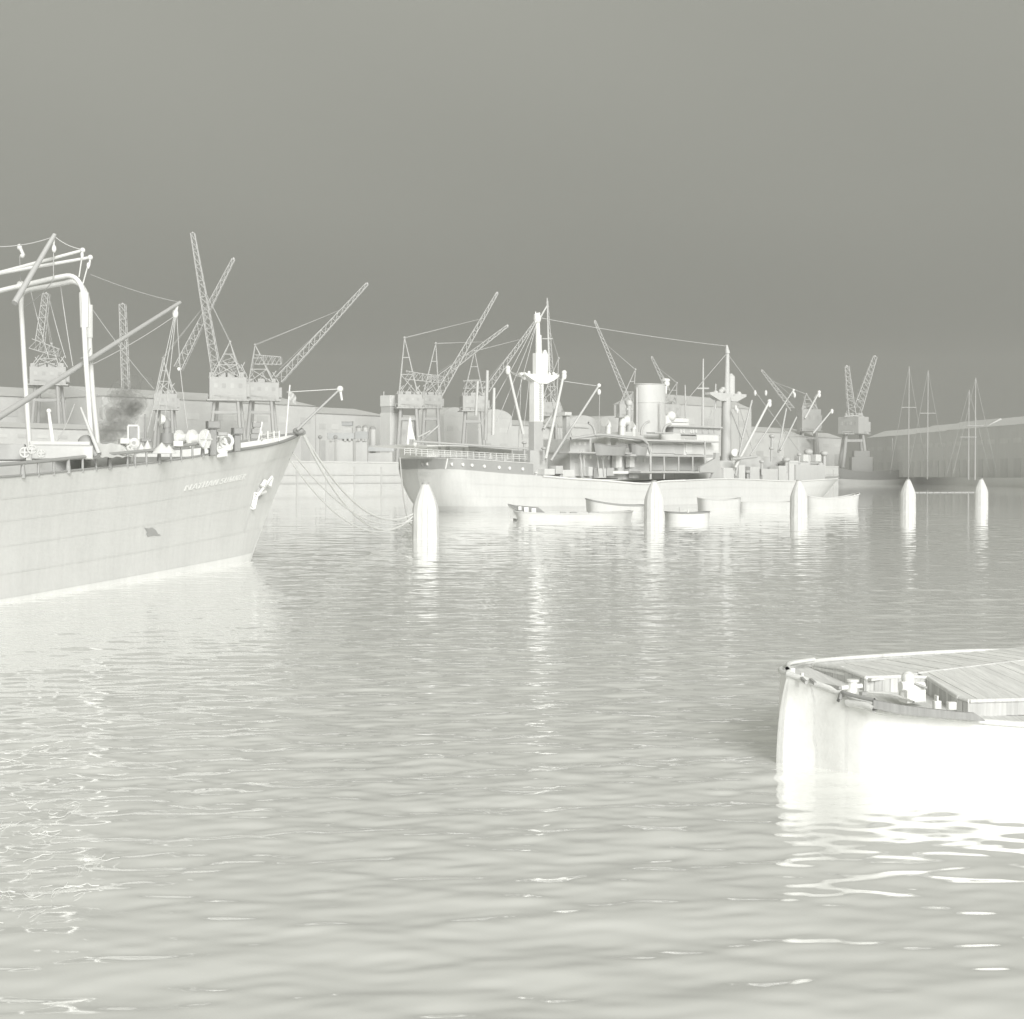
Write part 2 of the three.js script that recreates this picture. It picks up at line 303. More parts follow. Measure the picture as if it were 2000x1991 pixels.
// ---------------------------------------------------------------- quay cranes
function crane(label, o) {
  const D = o.D ?? quayD((o.house[0] + o.house[1]) / 2, o.off ?? 12), [x0, x1, y0, y1] = o.house, a = at(x0, y0, D), b = at(x1, y1, D), w = b.x - a.x, h = a.y - b.y, base = V((a.x + b.x) / 2, QTOP, -D);
  const l = o.lum, m = M(l, 'far'), m2 = M(l * 0.93, 'far'), t = thing('dock_crane', label, 'crane', base, 'lattice jib cranes along the dock quays');
  const r = o.r ?? D * 0.00036;
  const hb = part('machine_house', box(w, h, w * 0.62, V(base.x, (a.y + b.y) / 2, -D), o.yaw ?? 0.25, 0.15), m2, t);
  for (let i = 0; i < 4; i++) { const q = V(w * (-0.33 + 0.22 * i), 0, w * 0.31 + 0.03).applyAxisAngle(UP, o.yaw ?? 0.25); part('window', box(w * 0.1, h * 0.2, 0.16, V(base.x + q.x, b.y + h * 0.62, -D + q.z), o.yaw ?? 0.25, 0), M(l * (i % 2 ? 0.8 : 1.05), 'far'), hb); }
  part('counterweight', [box(w * 0.12, h * 0.6, w * 0.4, V(o.flip ? a.x - 0.03 * w : b.x + 0.03 * w, b.y + h * 0.42, -D - 0.1 * w), o.yaw ?? 0.25, 0.3)], m2, t);
  part('walkway', [box(w * 1.12, 0.35, w * 0.75, V(base.x, b.y - 0.1, -D), 0.25, 0), ...[0, 1, 2, 3, 4, 5].map((i) => tube(V(a.x + w * i / 5, b.y, -D + w * 0.4), V(a.x + w * i / 5, b.y + 1.3, -D + w * 0.4), r * 0.45)), tube(V(a.x, b.y + 1.3, -D + w * 0.4), V(b.x, b.y + 1.3, -D + w * 0.4), r * 0.45)], m, t);
  for (const sx of [-0.42, 0.42]) for (const sz of [-1, 1]) part('portal_leg', tube(V(base.x + w * sx * 0.75, b.y, -D + sz * w * 0.2), V(base.x + w * sx * 1.1, QTOP - 0.2, -D + sz * w * 0.34), r * 3.2, r * 3.8, 6), M(l * 0.85, 'far'), t);
  part('portal_beam', [box(w * 0.8, r * 5, r * 4, V(base.x, lerp(QTOP, b.y, 0.8), -D + w * 0.22), 0, 0), box(w * 0.8, r * 5, r * 4, V(base.x, lerp(QTOP, b.y, 0.8), -D - w * 0.22), 0, 0)], M(l * 0.85, 'far'), t);
  const top = [V(a.x + w * 0.12, a.y, -D + w * 0.2), V(b.x - w * 0.12, a.y, -D + w * 0.2), V(a.x + w * 0.12, a.y, -D - w * 0.2), V(b.x - w * 0.12, a.y, -D - w * 0.2)];
  if (o.apex) { const p = at(o.apex[0], o.apex[1], D); part('a_frame', [...top.map((q) => tube(q, p, r * 1.3, r * 0.9, 5)), ...[0.35, 0.65].map((f) => tube(top[0].clone().lerp(p, f), top[1].clone().lerp(p, f), r, r, 5)), tube(top[0], top[1].clone().lerp(p, 0.35), r * 0.8), tube(top[1], top[0].clone().lerp(p, 0.35), r * 0.8), ball(p, r * 2.6)], m, t);
    if (o.jib) for (const k of [-1, 1]) part('luffing_rope', tube(p.clone().add(V(0, 0, k * 1)), at(...o.jib.slice(2, 4), D).lerp(at(...o.jib.slice(0, 2), D), o.ropeAt ?? 0.25), r * 0.42, r * 0.42, 4), m, t); }
  if (o.truss) { const p = at(o.truss[0], o.truss[1], D), q = at(o.truss[2], o.truss[3], D); part('strut_frame', lattice(p, q, 3, 2.4, 6, r * 0.9), m, t); }
  if (o.gear) for (let i = 0; i < o.gear; i++) { const x = lerp(a.x, b.x, (i + 0.5) / o.gear); part('winch_frame', [tube(V(x - 1.6, a.y, -D), V(x + 1.2, a.y + h * 0.7, -D), r), tube(V(x + 2, a.y, -D), V(x, a.y + h * 0.6, -D), r), box(2.2, h * 0.22, 2.5, V(x, a.y + h * 0.12, -D), 0, 0)], m, t); }
  const jibs = [o.jib, o.jib2].filter(Boolean);
  for (const j of jibs) { const p = at(j[0], j[1], D), q = at(j[2], j[3], D + (j[6] ?? 0)); part('jib', lattice(p, q, j[4], j[5], Math.max(8, Math.round(p.distanceTo(q) / 2.6)), r), m, t);
    part('jib_head', ball(q, r * 2.4, 1, 1.3, 1), m, t); part('hoist_rope', tube(p.clone().add(V(0, h * 0.6, 0)), q.clone().add(V(0, -0.3, 0)), r * 0.4, r * 0.4, 4), m, t); }
  return t;
}
crane('tall crane with its slim jib raised almost upright, left of the paired cranes', { house: [408, 480, 738, 782], lum: 0.52, jib: [424, 735, 376, 456, 2.73, 1.21], apex: [449, 668], truss: [444, 700, 474, 735], gear: 4, off: 6, ropeAt: 0.35 });
crane('crane with long jib leaning right, above the pale ship\'s bow', { house: [480, 543, 748, 782], lum: 0.52, jib: [545, 742, 717, 555, 2.52, 0.88], apex: [498, 674], truss: [499, 703, 549, 705], gear: 3, off: 6 });
crane('crane with thin slanting jib crossing behind the upright jib', { house: [300, 345, 770, 800], lum: 0.52, jib: [348, 720, 456, 506, 2.52, 0.88], apex: [318, 700], gear: 2, off: 24 });
crane('faint crane seen through the pale arched mast', { house: [60, 128, 718, 752], lum: 0.52, jib: [78, 668, 90, 574, 2.31, 1.76], apex: [100, 672], truss: [62, 672, 115, 690], gear: 4, off: 40 });
crane('crane at the freighter stern with its steeper jib leaning right', { house: [774, 822, 771, 797], lum: 0.52, jib: [858, 770, 971, 573, 2.52, 0.77], apex: [790, 660], truss: [792, 733, 842, 740], gear: 3, off: 10 });
crane('crane at the freighter stern with its flatter jib leaning right', { house: [822, 862, 772, 797], lum: 0.52, jib: [830, 760, 991, 637, 2.31, 0.77], apex: [851, 671], truss: [838, 740, 866, 742], gear: 3, off: 16 });
crane('crane left of the white crosstree mast with jib passing behind it', { house: [900, 950, 774, 803], lum: 0.52, jib: [950, 763, 1046, 628, 2.31, 0.83], apex: [927, 686], truss: [905, 752, 955, 752], gear: 3, off: 16 });
crane('faint crane left of the freighter funnel with jib leaning left', { house: [1206, 1240, 790, 815], lum: 0.52, jib: [1230, 790, 1162, 628, 2.31, 0.88], apex: [1241, 722], gear: 2, off: 40, r: 0.22 });
crane('faint crane right behind the funnel with jib leaning left', { house: [1290, 1325, 790, 815], lum: 0.52, jib: [1305, 765, 1273, 698, 2.10, 0.99], apex: [1322, 748], gear: 2, off: 70, r: 0.22 });
crane('faint crane behind the white crosstree mast with upright jib', { house: [1052, 1092, 786, 812], lum: 0.52, jib: [1080, 785, 1069, 590, 2.31, 0.66], apex: [1091, 700], gear: 2, off: 60, r: 0.22 });
crane('very faint crane among the masts beyond the foremast', { house: [1560, 1600, 800, 842], lum: 0.52, jib: [1548, 800, 1488, 724, 2.52, 1.10], apex: [1575, 770], gear: 2, off: 60, r: 0.25 });
crane('hazy crane with two spread jibs far off at the right', { house: [1642, 1692, 815, 848], D: 860, yaw: -0.9, lum: 0.52, jib: [1674, 800, 1709, 697, 5.04, 2.20], jib2: [1664, 815, 1654, 716, 4.20, 2.20], apex: [1668, 806], gear: 2, r: 0.3 });
crane('faint upright crane mast left of the steam plume', { house: [235, 256, 780, 812], lum: 0.52, jib: [246, 770, 239, 595, 2.31, 1.93], apex: [252, 760], gear: 1, off: 60, r: 0.2 });

// ---------------------------------------------------------------- far right harbour
function farBlock(label, px0, px1, py, ridge) {                       // warehouse on the receding right-hand quay, its front to the water
  const hitD = (px) => { const r = (px - 1000) / F; return (239 + 27 * 560 / 345 + 4) / (r + 27 / 345); }, D0 = hitD(px0), D1 = hitD(px1), a = at(px0, py, D0), b = at(px1, py, D1);
  const h = (a.y + b.y) / 2 - 4, L = a.distanceTo(V(b.x, a.y, b.z)), yaw = Math.atan2(-(b.z - a.z), b.x - a.x), m = a.clone().add(b).multiplyScalar(0.5), base = V(m.x + 9, 4, m.z), t = thing('far_warehouse', label, 'warehouse', base);
  part('wall', box(L, h * 0.85, 18, V(base.x, 4 + h * 0.425, base.z), yaw, 0), M(0.62, 'far'), t);
  part('roof', prism([[-9.6, 0], [9.6, 0], [ridge * 20, h * 0.15]], L + 1, V(base.x, 4 + h * 0.85, base.z), yaw + Math.PI / 2), M(0.62, 'far'), t);
  for (let i = 0; i < 5; i++) { const q = a.clone().lerp(b, (i + 0.5) / 5); part('door', box(L * 0.1, h * 0.3, 0.6, V(q.x, 4 + h * 0.16, q.z), yaw, 0), M(0.55, 'far'), t); part('window', box(L * 0.12, h * 0.08, 0.5, V(q.x, 4 + h * 0.6, q.z), yaw, 0), M(0.68, 'far'), t); }
}
farBlock('faint far warehouse right of the hazy double jib crane', 1694, 1790, 838, 0.1);
farBlock('faint far warehouse behind the fourth dolphin', 1790, 1850, 829, 0);
farBlock('faint far warehouse with the highest roof at the far right', 1850, 1925, 821, -0.1);
farBlock('faint far warehouse cut by the right edge of view', 1925, 2060, 811, 0);
for (const [px, top, bot, lab] of [[1776, 716, 880, 'leftmost faint slender mast of the far right ships'], [1813, 724, 880, 'second faint slender mast of the far right ships'], [1893, 762, 880, 'third and lowest faint mast of the far right ships'], [1906, 738, 880, 'faint slender mast nearest the right edge']]) {
  const D = 800 - (px - 1776) * 0.9, a = at(px, top, D), b = V(a.x, 3, -D), t = thing('far_ship_mast', lab, 'mast', b);
  part('pole', tube(b, a, 0.42, 0.22, 6), M(0.45, 'far'), t); part('yard', tube(V(a.x - 4, a.y - 22, -D), V(a.x + 4, a.y - 22, -D), 0.25), M(0.45, 'far'), t);
  part('stay', [tube(a, V(a.x - 10, 6, -D), 0.1, 0.1, 4), tube(a, V(a.x + 10, 6, -D), 0.1, 0.1, 4)], M(0.45, 'far'), t);
}
function boatLoft(c, L, B, H, yaw, sheer, tip, o = {}) {             // open hull: near and far sides, bow rake, deck
  const rowsS = [[], []], n = 22, m = 7, rows = [[], []];
  for (const s of [0, 1]) { for (let j = 0; j <= m; j++) { const row = []; for (let i = 0; i <= n; i++) {
    const u = i / n * 2 - 1, v = j / m, full = Math.pow(1 - Math.pow(Math.abs(u), o.p ?? 4), 0.6), wl = Math.pow(1 - Math.pow(Math.abs(u), (o.p ?? 4) * 0.8), 0.7);
    const x = u * L / 2 * (1 - tip * (1 - v)), z = (s ? 1 : -1) * B / 2 * lerp(wl * 0.86, full, Math.pow(v, 0.7)), y = -0.5 + (H + 0.5 + sheer * u * u + (o.tilt ?? 0) * u) * v;
    row.push(V(x, y, z).applyAxisAngle(UP, yaw).add(c)); } rows[s].push(row); } rowsS[s] = rows[s].at(-1); }
  return { hull: [sheet(rows[0], true), sheet(rows[1])], deck: sheet([rows[0][m - 1], rows[1][m - 1]]), rim: rowsS };
}
{ // moored coaster far right
  const D = 850, a = at(1622, 912, D), b = at(1782, 908, D), c = V((a.x + b.x) / 2, 0, -D), t = thing('moored_coaster', 'faint far moored coaster, dark hull band low between crane and fourth dolphin', 'ship', c);
  const k = boatLoft(c, b.x - a.x, 11, 7, 0, 3.2, 0.08, { p: 8 });
  part('hull', k.hull, M(0.2, 'far'), t); part('deck', k.deck, M(0.5, 'far'), t); part('deckhouse', [box(12, 9, 7, V(c.x - 6, 11, -D), 0, 0.2), box(9, 4, 6, V(c.x - 6, 17, -D), 0, 0.2)], M(0.3, 'far'), t);
  part('boot_top', k.hull.map((g) => g.clone().scale(1, 0.34, 1).translate(0, 0, 0.12)), M(0.5, 'far'), t);
  part('mast', tube(V(c.x + 12, 8, -D), V(c.x + 12, 26, -D), 0.3), M(0.5, 'far'), t);
}
{ // floating boom between the two right-hand dolphins
  const a = at(1782, 962.5, 447), b = at(1906, 962.5, 452); a.y = b.y = 0.08;
  const t = thing('floating_boom', 'thin floating timber boom between the two far right dolphins', 'boom', a), n = 9;
  for (let i = 0; i < n; i++) part('log', tube(a.clone().lerp(b, i / n), a.clone().lerp(b, (i + 0.94) / n), 0.16, 0.16, 8), M(0.44, 'wood'), t);
}

// ---------------------------------------------------------------- smoke
{
  const D = quayD(250, -6), g = [];
  for (let i = 0; i < 70; i++) {
    const f = rnd(), px = lerp(212, 266, f) + rr(-1, 1) * lerp(20, 38, f), py = lerp(855, 758, f) + rr(-12, 12), R = pxm(rr(9, 19), D);
    const s = new THREE.IcosahedronGeometry(R, 2), p = s.attributes.position;
    for (let k = 0; k < p.count; k++) { const v = V(p.getX(k), p.getY(k), p.getZ(k)), q = 1 + 0.22 * Math.sin(v.x * 2.1 / R * 1.7 + i) * Math.sin(v.y * 2.9 / R + i * 2) + 0.12 * Math.sin(v.z * 6 / R + v.x * 5 / R + i); p.setXYZ(k, v.x * q, v.y * q, v.z * q); }
    s.computeVertexNormals(); const c = at(px, py, D + rr(-8, 8)); g.push(s.translate(c.x, c.y, c.z));
  }
  const m = single('smoke', 'dark grey smoke plume rising behind the pale ship\'s foredeck', 'smoke', g, new THREE.MeshStandardMaterial({ color: new THREE.Color().setRGB(0.26, 0.262, 0.25), roughness: 1, transparent: true, opacity: 0.1, side: THREE.DoubleSide, depthWrite: false }), at(215, 880, D));
  m.userData.kind = 'stuff';
}

// ---------------------------------------------------------------- the pale ship at the left
const font = await new FontLoader().loadAsync('fonts/droid/droid_sans_bold.typeface.json');
{
  const wx = (D) => D > 62 ? -16.6 - (93.8 - D) * 0.1724 : -16.6 - 31.8 * 0.1724 - (62 - D) * 0.29;
  const st = [[590, 845, 99.8, 93.8], [572, 855, 97, 92.2], [551, 863, 94.6, 90.5], [520, 870.5, 92.2, 88.5], [469, 878.5, 88.6, 85.5], [405, 888.5, 84.2, 81.6], [308, 903, 77.9, 76.2], [225, 911.5, 73.2, 72.1], [150, 919, 69.4, 68.6], [60, 928, 65, 64.4], [-60, 936, 60, 59.6]];
  const K = st.map((s) => at(s[0], s[1], s[2])), B = st.map((s) => V(wx(s[3]), -0.6, -s[3]));
  for (const [D, h] of [[50, 5.2], [40, 5.2], [30, 5.2]]) { K.push(V(wx(D) + 0.3, h, -D)); B.push(V(wx(D), -0.6, -D)); }
  B[0].y = -0.6;
  const head = V(0.407, 0, -0.914), foot = K[0].clone(), mirror = (p) => { const d = p.clone().sub(foot); d.y = 0; const al = d.dot(head), q = foot.clone().addScaledVector(head, al), off = p.clone().sub(q); off.y = 0; return V(q.x - off.x, p.y, q.z - off.z); };
  // the stem's foot lies on the centreline
  { const d = B[0].clone().sub(foot); d.y = 0; const al = d.dot(head); B[0].x = foot.x + head.x * al; B[0].z = foot.z + head.z * al; }
  const cb = new THREE.CatmullRomCurve3(B, false, 'centripetal'), ck = new THREE.CatmullRomCurve3(K, false, 'centripetal');
  const nU = 90, nV = 26, HB = (u, v) => {                           // u along the side, v from below the waterline to the rail
    const b = cb.getPoint(u), k = ck.getPoint(u), pw = lerp(1.12, 1.9, clamp01(u * 9)), f = Math.pow(v, pw);
    return V(lerp(b.x, k.x, f), lerp(b.y, k.y, v), lerp(b.z, k.z, f));
  };
  const base = V(-22, 0, -75), t = thing('cargo_ship', 'pale grey cargo ship with raked bow and arched mast at the left', 'ship', base);
  const rows = [], rowsP = [];
  for (let j = 0; j <= nV; j++) { const r = [], p = []; for (let i = 0; i <= nU; i++) { const q = HB(i / nU, j / nV); r.push(q); p.push(mirror(q)); } rows.push(r); rowsP.push(p); }
  const grey = M(0.77), pale = M(0.76), white = M(0.84), dark = M(0.34), mid = M(0.42);
  part('hull', [sheet(rows), sheet(rowsP, true), sheet([rows.map((r) => r.at(-1)), rowsP.map((r) => r.at(-1))])], grey, t);
  // shell plating: overlapping strake laps, each a thin proud band
  for (const v of [0.3, 0.5, 0.68, 0.84]) {
    const lo = [], hi = []; for (let i = 1; i <= nU; i++) { const q = HB(i / nU, v), q2 = HB(i / nU, v + 0.006), n = V(0.914, 0, 0.407); lo.push(q.clone().addScaledVector(n, 0.012)); hi.push(q2.clone().addScaledVector(n, 0.012)); }
    part('plate_lap', sheet([lo, hi]), grey, t);
  }
  // white boot-topping along the waterline
  { const rw = []; for (let j = 0; j <= 6; j++) { const r = []; for (let i = 0; i <= nU; i++) r.push(HB(i / nU, 0.0 + j * 0.021).addScaledVector(V(0.914, 0, 0.407), 0.02)); rw.push(r); } part('boot_top', sheet(rw), M(0.93), t, 'white boot topping stripe along the waterline'); }
  // rail cap on the bulwark (bow to the first post), then an open rail with posts
  const uOf = (px) => { let lo = 0, hi = 0.9; for (let i = 0; i < 40; i++) { const m = (lo + hi) / 2, p = ck.getPoint(m), x = 1000 + F * p.x / -p.z; x > px ? lo = m : hi = m; } return lo; };
  const seg = (u0, u1, n, dy = 0) => Array.from({ length: n + 1 }, (_, i) => { const p = ck.getPoint(lerp(u0, u1, i / n)); p.y += dy; return p; });
  const uR = uOf(408);
  part('bulwark_cap', [curve(seg(0, uR, 30), 0.1, 60, 6), curve(seg(0, uR, 30).map(mirror), 0.1, 60, 6)], dark, t);
  { const inr = [[], []]; for (let i = 0; i <= 40; i++) { const u = lerp(0.012, uR, i / 40), k = HB(u, 0.995), q = HB(u, 1 - 1.1 / (k.y + 0.6)), n = V(-0.914, 0, -0.407).multiplyScalar(0.14 * Math.min(1, i / 3)); inr[0].push(k.add(n)); inr[1].push(q.add(n)); } part('bulwark', [sheet(inr), sheet(inr.map((r) => r.map(mirror)), true)], white, t); }
  const hr = (p) => p.clone().add(V(0, 0.62 * (-p.z / 72), 0));
  part('rail_top', [curve(seg(uR, 0.9, 40).map(hr), 0.085, 80, 6), curve(seg(uR, 0.9, 40).map(hr).map(mirror), 0.085, 80, 6)], mid, t);
  for (const px of [44.5, 75, 105, 133.5, 161.5, 188, 214, 249, 264, 286, 311, 334, 354, 376, 396]) { const p = ck.getPoint(uOf(px)), w = [133.5, 214, 311, 396, 44.5].includes(px); part('rail_post', [tube(p.clone().add(V(0, -0.1, 0)), hr(p), w ? 0.14 : 0.065, w ? 0.07 : 0.055, 6)], mid, t); }
  part('waterway', curve(seg(uR, 0.9, 40, 0.02), 0.05, 80, 6), mid, t);
  // deck
  const dk = (u, dy) => { const p = ck.getPoint(u); p.y += dy; return p; };
  { const us = Array.from({ length: 40 }, (_, i) => lerp(0.015, 1, i / 39)); const s = us.map((u) => { if (u >= uR) return dk(u, -0.06); const k = HB(u, 1), q = HB(u, 1 - 1.15 / (k.y + 0.6)); return q.addScaledVector(V(-0.914, 0, -0.407), 0.05); }); part('deck', sheet([s, s.map(mirror)]), M(0.5, 'wood'), t); }
  const inv = (px, py) => { let best = null, bd = 1e9, u0 = 0, u1 = 1, v0 = 0, v1 = 1; for (let k = 0; k < 3; k++) { for (let i = 0; i <= 120; i++) for (let j = 0; j <= 40; j++) { const u = lerp(u0, u1, i / 120), v = lerp(v0, v1, j / 40); if (u < 0 || u > 1 || v < 0 || v > 1) continue; const q = HB(u, v), e = (1000 + F * q.x / -q.z - px) ** 2 + (HZ - (q.y - EYE) * F / -q.z - py) ** 2; if (e < bd) { bd = e; best = [u, v, q]; } } const du = (u1 - u0) / 40, dv = (v1 - v0) / 14; u0 = best[0] - du; u1 = best[0] + du; v0 = best[1] - dv; v1 = best[1] + dv; } return best; };
  // name on the bow (lettering follows the plating)
  { const g = new TextGeometry('NATHAN SUMNER', { font, size: 1, depth: 0.02, curveSegments: 4 }); g.computeBoundingBox(); const w = g.boundingBox.max.x, p = g.attributes.position;
    const e0 = inv(356, 960), e1 = inv(476, 936);
    for (let i = 0; i < p.count; i++) { const f = p.getX(i) / w, y = p.getY(i), q = HB(lerp(e0[0], e1[0], f), lerp(e0[1], e1[1], f) + y * 0.046); q.addScaledVector(V(0.914, 0, 0.407), 0.03 + p.getZ(i)); p.setXYZ(i, q.x, q.y, q.z); }
    g.computeVertexNormals(); part('name_lettering', g, M(0.88, 'plain'), t, 'white painted name on the bow'); }
  // anchor in its pocket, hawse lip and rust-white streak below
  const A = (px, py, d = 0.25) => inv(px, py)[2].clone().addScaledVector(V(0.85, 0.1, 0.5), d);
  const n0 = V(0.88, 0.05, 0.45);
  { const a = A(500, 966), b = A(521, 935), c = A(512, 948), e = A(527, 938);
    const an = part('anchor', [tube(A(497, 968, 0.3), A(524, 932, 0.3), 0.1, 0.08, 8), tube(A(506, 952, 0.26), A(512, 940, 0.26), 0.19, 0.13, 8), tube(A(519, 951, 0.26), A(526, 934, 0.26), 0.19, 0.1, 8), tube(A(498, 966, 0.26), A(512, 962, 0.26), 0.12, 0.12, 8)], white, t);
    part('anchor_pocket', [ball(A(507, 960, -0.1), 0.5, 0.5, 1, 0.8)], M(0.5), t);
    part('anchor_chain', Array.from({ length: 9 }, (_, i) => { const p = A(lerp(496, 491, i / 8), lerp(968, 990, i / 8), 0.12); return new THREE.TorusGeometry(0.16, 0.05, 5, 8).rotateY(i % 2 ? 1.2 : 0.2).translate(p.x, p.y, p.z); }), white, t); }
  { const L = [], R = []; for (let i = 0; i <= 14; i++) { const f = i / 14, px = lerp(492, 476, f), py = lerp(990, 1040, f), w = lerp(1.8, 3.2, f) * (1 + 0.4 * Math.sin(i * 2.3)); L.push(A(px - w * 0.5, py, 0.03)); R.push(A(px + w * 0.5, py, 0.03)); } part('chain_scour', sheet([L, R]), M(0.72), t, 'pale scoured streak below the anchor'); }
  { const L = [], R = []; for (let i = 0; i <= 10; i++) { const f = i / 10, q = HB(0.0, lerp(0.06, 0.3, f)), q2 = HB(0.012 * (1 - f * 0.7) + 0.002, lerp(0.06, 0.3, f)); L.push(q.addScaledVector(n0, 0.03)); R.push(q2.addScaledVector(n0, 0.03)); } part('stem_wear', sheet([L, R]), M(0.8), t); }
  { const pts = [[280, 1031], [288, 1033], [296, 1031], [303, 1036], [307, 1043], [314, 1046], [305, 1047], [299, 1046], [287, 1049], [284, 1043], [287, 1040]], P = pts.map(([x, y]) => inv(x, y)[2].clone().addScaledVector(n0, 0.03)), c = inv(294, 1040)[2].clone().addScaledVector(n0, 0.03), g = new THREE.BufferGeometry(), v = [];
    for (let i = 0; i < P.length; i++) v.push(c, P[i], P[(i + 1) % P.length]); g.setFromPoints(v); g.computeVertexNormals(); part('paint_patch', g, M(0.45), t, 'small dark bare patch on the hull side'); }

  // deck furniture, from the bow aft
  const bx = (name, px0, px1, py0, py1, D, depth, m, bev = 0.04, yaw = 0.42) => { const a = at(px0, py0, D), b = at(px1, py1, D); return part(name, box((b.x - a.x) * 0.93, a.y - b.y, depth, V((a.x + b.x) / 2, (a.y + b.y) / 2, -D), yaw, bev), m, t); };
  const rod = (name, p, q, r, m, r1 = r) => part(name, tube(at(...p), at(...q), r, r1), m, t);
  const js = part('jackstaff', [tube(at(558, 852, 95.5), at(566, 752, 95.5), 0.07, 0.05)], pale, t);
  { const p = at(565, 762, 95.5), r = []; for (let j = 0; j <= 6; j++) { const row = []; for (let i = 0; i <= 6; i++) row.push(V(p.x + i * 0.07 + 0.03 * Math.sin(j), p.y - j * 0.1 - i * 0.06, p.z + 0.1 * Math.sin(i * 1.3 + j * 0.6))); r.push(row); } part('flag', sheet(r), M(0.52), js); }
  { const bs = part('bow_spar', [tube(at(580, 840, 97), at(664, 760, 98.5), 0.1, 0.07)], M(0.42), t); const q = at(664, 760, 98.5); part('block', [ball(q, 0.22), tube(q, V(q.x + 0.12, q.y - 0.75, q.z), 0.1, 0.08)], pale, bs); part('stay', [tube(q, at(560, 766, 95.5), 0.025)], pale, bs); }
  part('fairlead', [ball(at(583, 842, 97.5), 0.3, 1.3, 0.8, 1), ball(at(588, 845, 98), 0.26, 1.2, 0.8, 1)], dark, t);
  for (const [y, l] of [[845, 0], [853, 0]]) rod('fore_rail', [510, y + 5, 93], [546, y - 1, 96], 0.05, white);
  for (const px of [511, 523, 535, 545]) rod('fore_rail_post', [px, 842, 93.5], [px, 862, 93.5], 0.05, white);
  // sloped ladder with three broad treads
  { const l = part('deck_ladder', [tube(at(486, 862, 91), at(498, 824, 91), 0.07), tube(at(504, 862, 90.5), at(512, 824, 90.5), 0.07)], pale, t); [[489, 504, 848, 858], [491, 507, 838, 847.5], [493, 510, 825.5, 835]].forEach(([a, b, c, d]) => { const p = at(a, c, 90.5), q = at(b, d, 90.5); part('tread', box(q.x - p.x, p.y - q.y, 0.3, V((p.x + q.x) / 2, (p.y + q.y) / 2, -90.5), 0.3, 0.03), M(0.33), l); }); }
  for (const [x0, x1, h0, h1, y0, y1, y2, D] of [[407.5, 422.5, 403, 428.5, 823, 838.5, 890, 84.5], [455.5, 469, 453, 473.5, 836, 850, 882, 87]]) {
    const v = bx('ventilator_trunk', x0, x1, y1, y2, D, 0.45, M(0.3)); const p = at(h0, y0, D), q = at(h1, y1 - 1, D); part('ventilator_hood', box((q.x - p.x) * 0.95, p.y - q.y, 0.75, V((p.x + q.x) / 2, (p.y + q.y) / 2, -D), 0.42, 0.05), M(0.31), v);
  }
  bx('trunk_arm', 424, 445, 844, 852, 84.5, 0.3, M(0.4));
  for (const [px, py, r, D] of [[388, 858, 19, 83], [362, 857, 17, 84.5]]) {   // chain reels
    const p = at(px, py, D), R = pxm(r, D), ax = V(0.914, 0, 0.407), w = part('winch_drum', [tube(p.clone().addScaledVector(ax, -0.4), p.clone().addScaledVector(ax, 0.4), R * 0.55, R * 0.55, 18)], white, t);
    for (const s of [-0.42, 0.42]) part('flange', [tube(p.clone().addScaledVector(ax, s - 0.04), p.clone().addScaledVector(ax, s + 0.04), R, R, 24), ...Array.from({ length: 6 }, (_, i) => { const a = i * Math.PI / 3; return tube(p.clone().addScaledVector(ax, s * 1.15), p.clone().addScaledVector(ax, s * 1.15).add(V(-0.407 * Math.cos(a) * R, Math.sin(a) * R, 0.914 * Math.cos(a) * R)), 0.05); })], s > 0 ? pale : white, w);
  }
  for (const [px, py, s] of [[428, 866, 1], [442, 862, 0.9], [434, 874, 0.8], [415, 858, 0.7]]) { const p = at(px, py, 85.5); part('windlass_gear', [new THREE.TorusGeometry(0.4 * s, 0.1, 8, 16).rotateY(0.4).translate(p.x, p.y, p.z), tube(V(p.x - 0.3, p.y - 0.5, p.z), V(p.x + 0.3, p.y - 0.4, p.z), 0.12)], white, t); }
  { const c = at(326, 852, 80), v = cowl(c, pxm(20, 80), pxm(7, 80), -1.15); const b = part('cowl_ventilator', v.body, M(0.34), t); part('cowl_mouth', v.mouth, white, b); part('cowl_base', [tube(V(c.x, c.y - 0.4, c.z), V(c.x, c.y + 0.15, c.z), 0.38, 0.34, 12)], M(0.3), b); }
  rod('signal_pole', [284, 872, 78], [283, 809, 78], 0.06, dark, 0.04); bx('pole_bracket', 274, 296, 857, 864, 78, 0.25, M(0.33));
  { const f = bx('board', 252, 267, 834, 857, 77.5, 0.1, M(0.36)); const a = at(250, 832, 77.5), b = at(269.5, 858, 77.4); part('board_frame', [tube(V(a.x, a.y, a.z), V(b.x, a.y, a.z), 0.07), tube(V(a.x, a.y, a.z), V(a.x, b.y, a.z), 0.07), tube(V(b.x, a.y, a.z), V(b.x, b.y, a.z), 0.07)], pale, f); }
  bx('deck_locker', 232, 251, 857, 867, 76, 0.8, white); bx('deck_locker', 336, 356, 862, 872, 80, 0.6, white);
  for (const [px, py, r] of [[262, 866, 9], [255, 874, 7]]) { const p = at(px, py, 76), R = pxm(r, 76); part('rope_coil', [0, 1, 2].map((i) => new THREE.TorusGeometry(R * (1 - i * 0.22), R * 0.16, 6, 20).rotateY(0.4).translate(p.x, p.y, p.z + i * 0.05)), M(0.78), t); }
  for (const [px, w, h] of [[276, 12, 20], [288, 14, 26], [316, 22, 22], [330, 16, 17]]) { const p = at(px, 886, 77.5); part('tarpaulin_cover', new THREE.ConeGeometry(pxm(w, 77.5), pxm(h, 77.5), 9, 3).translate(p.x, p.y + pxm(h, 77.5) / 2, p.z), M(0.74), t); }
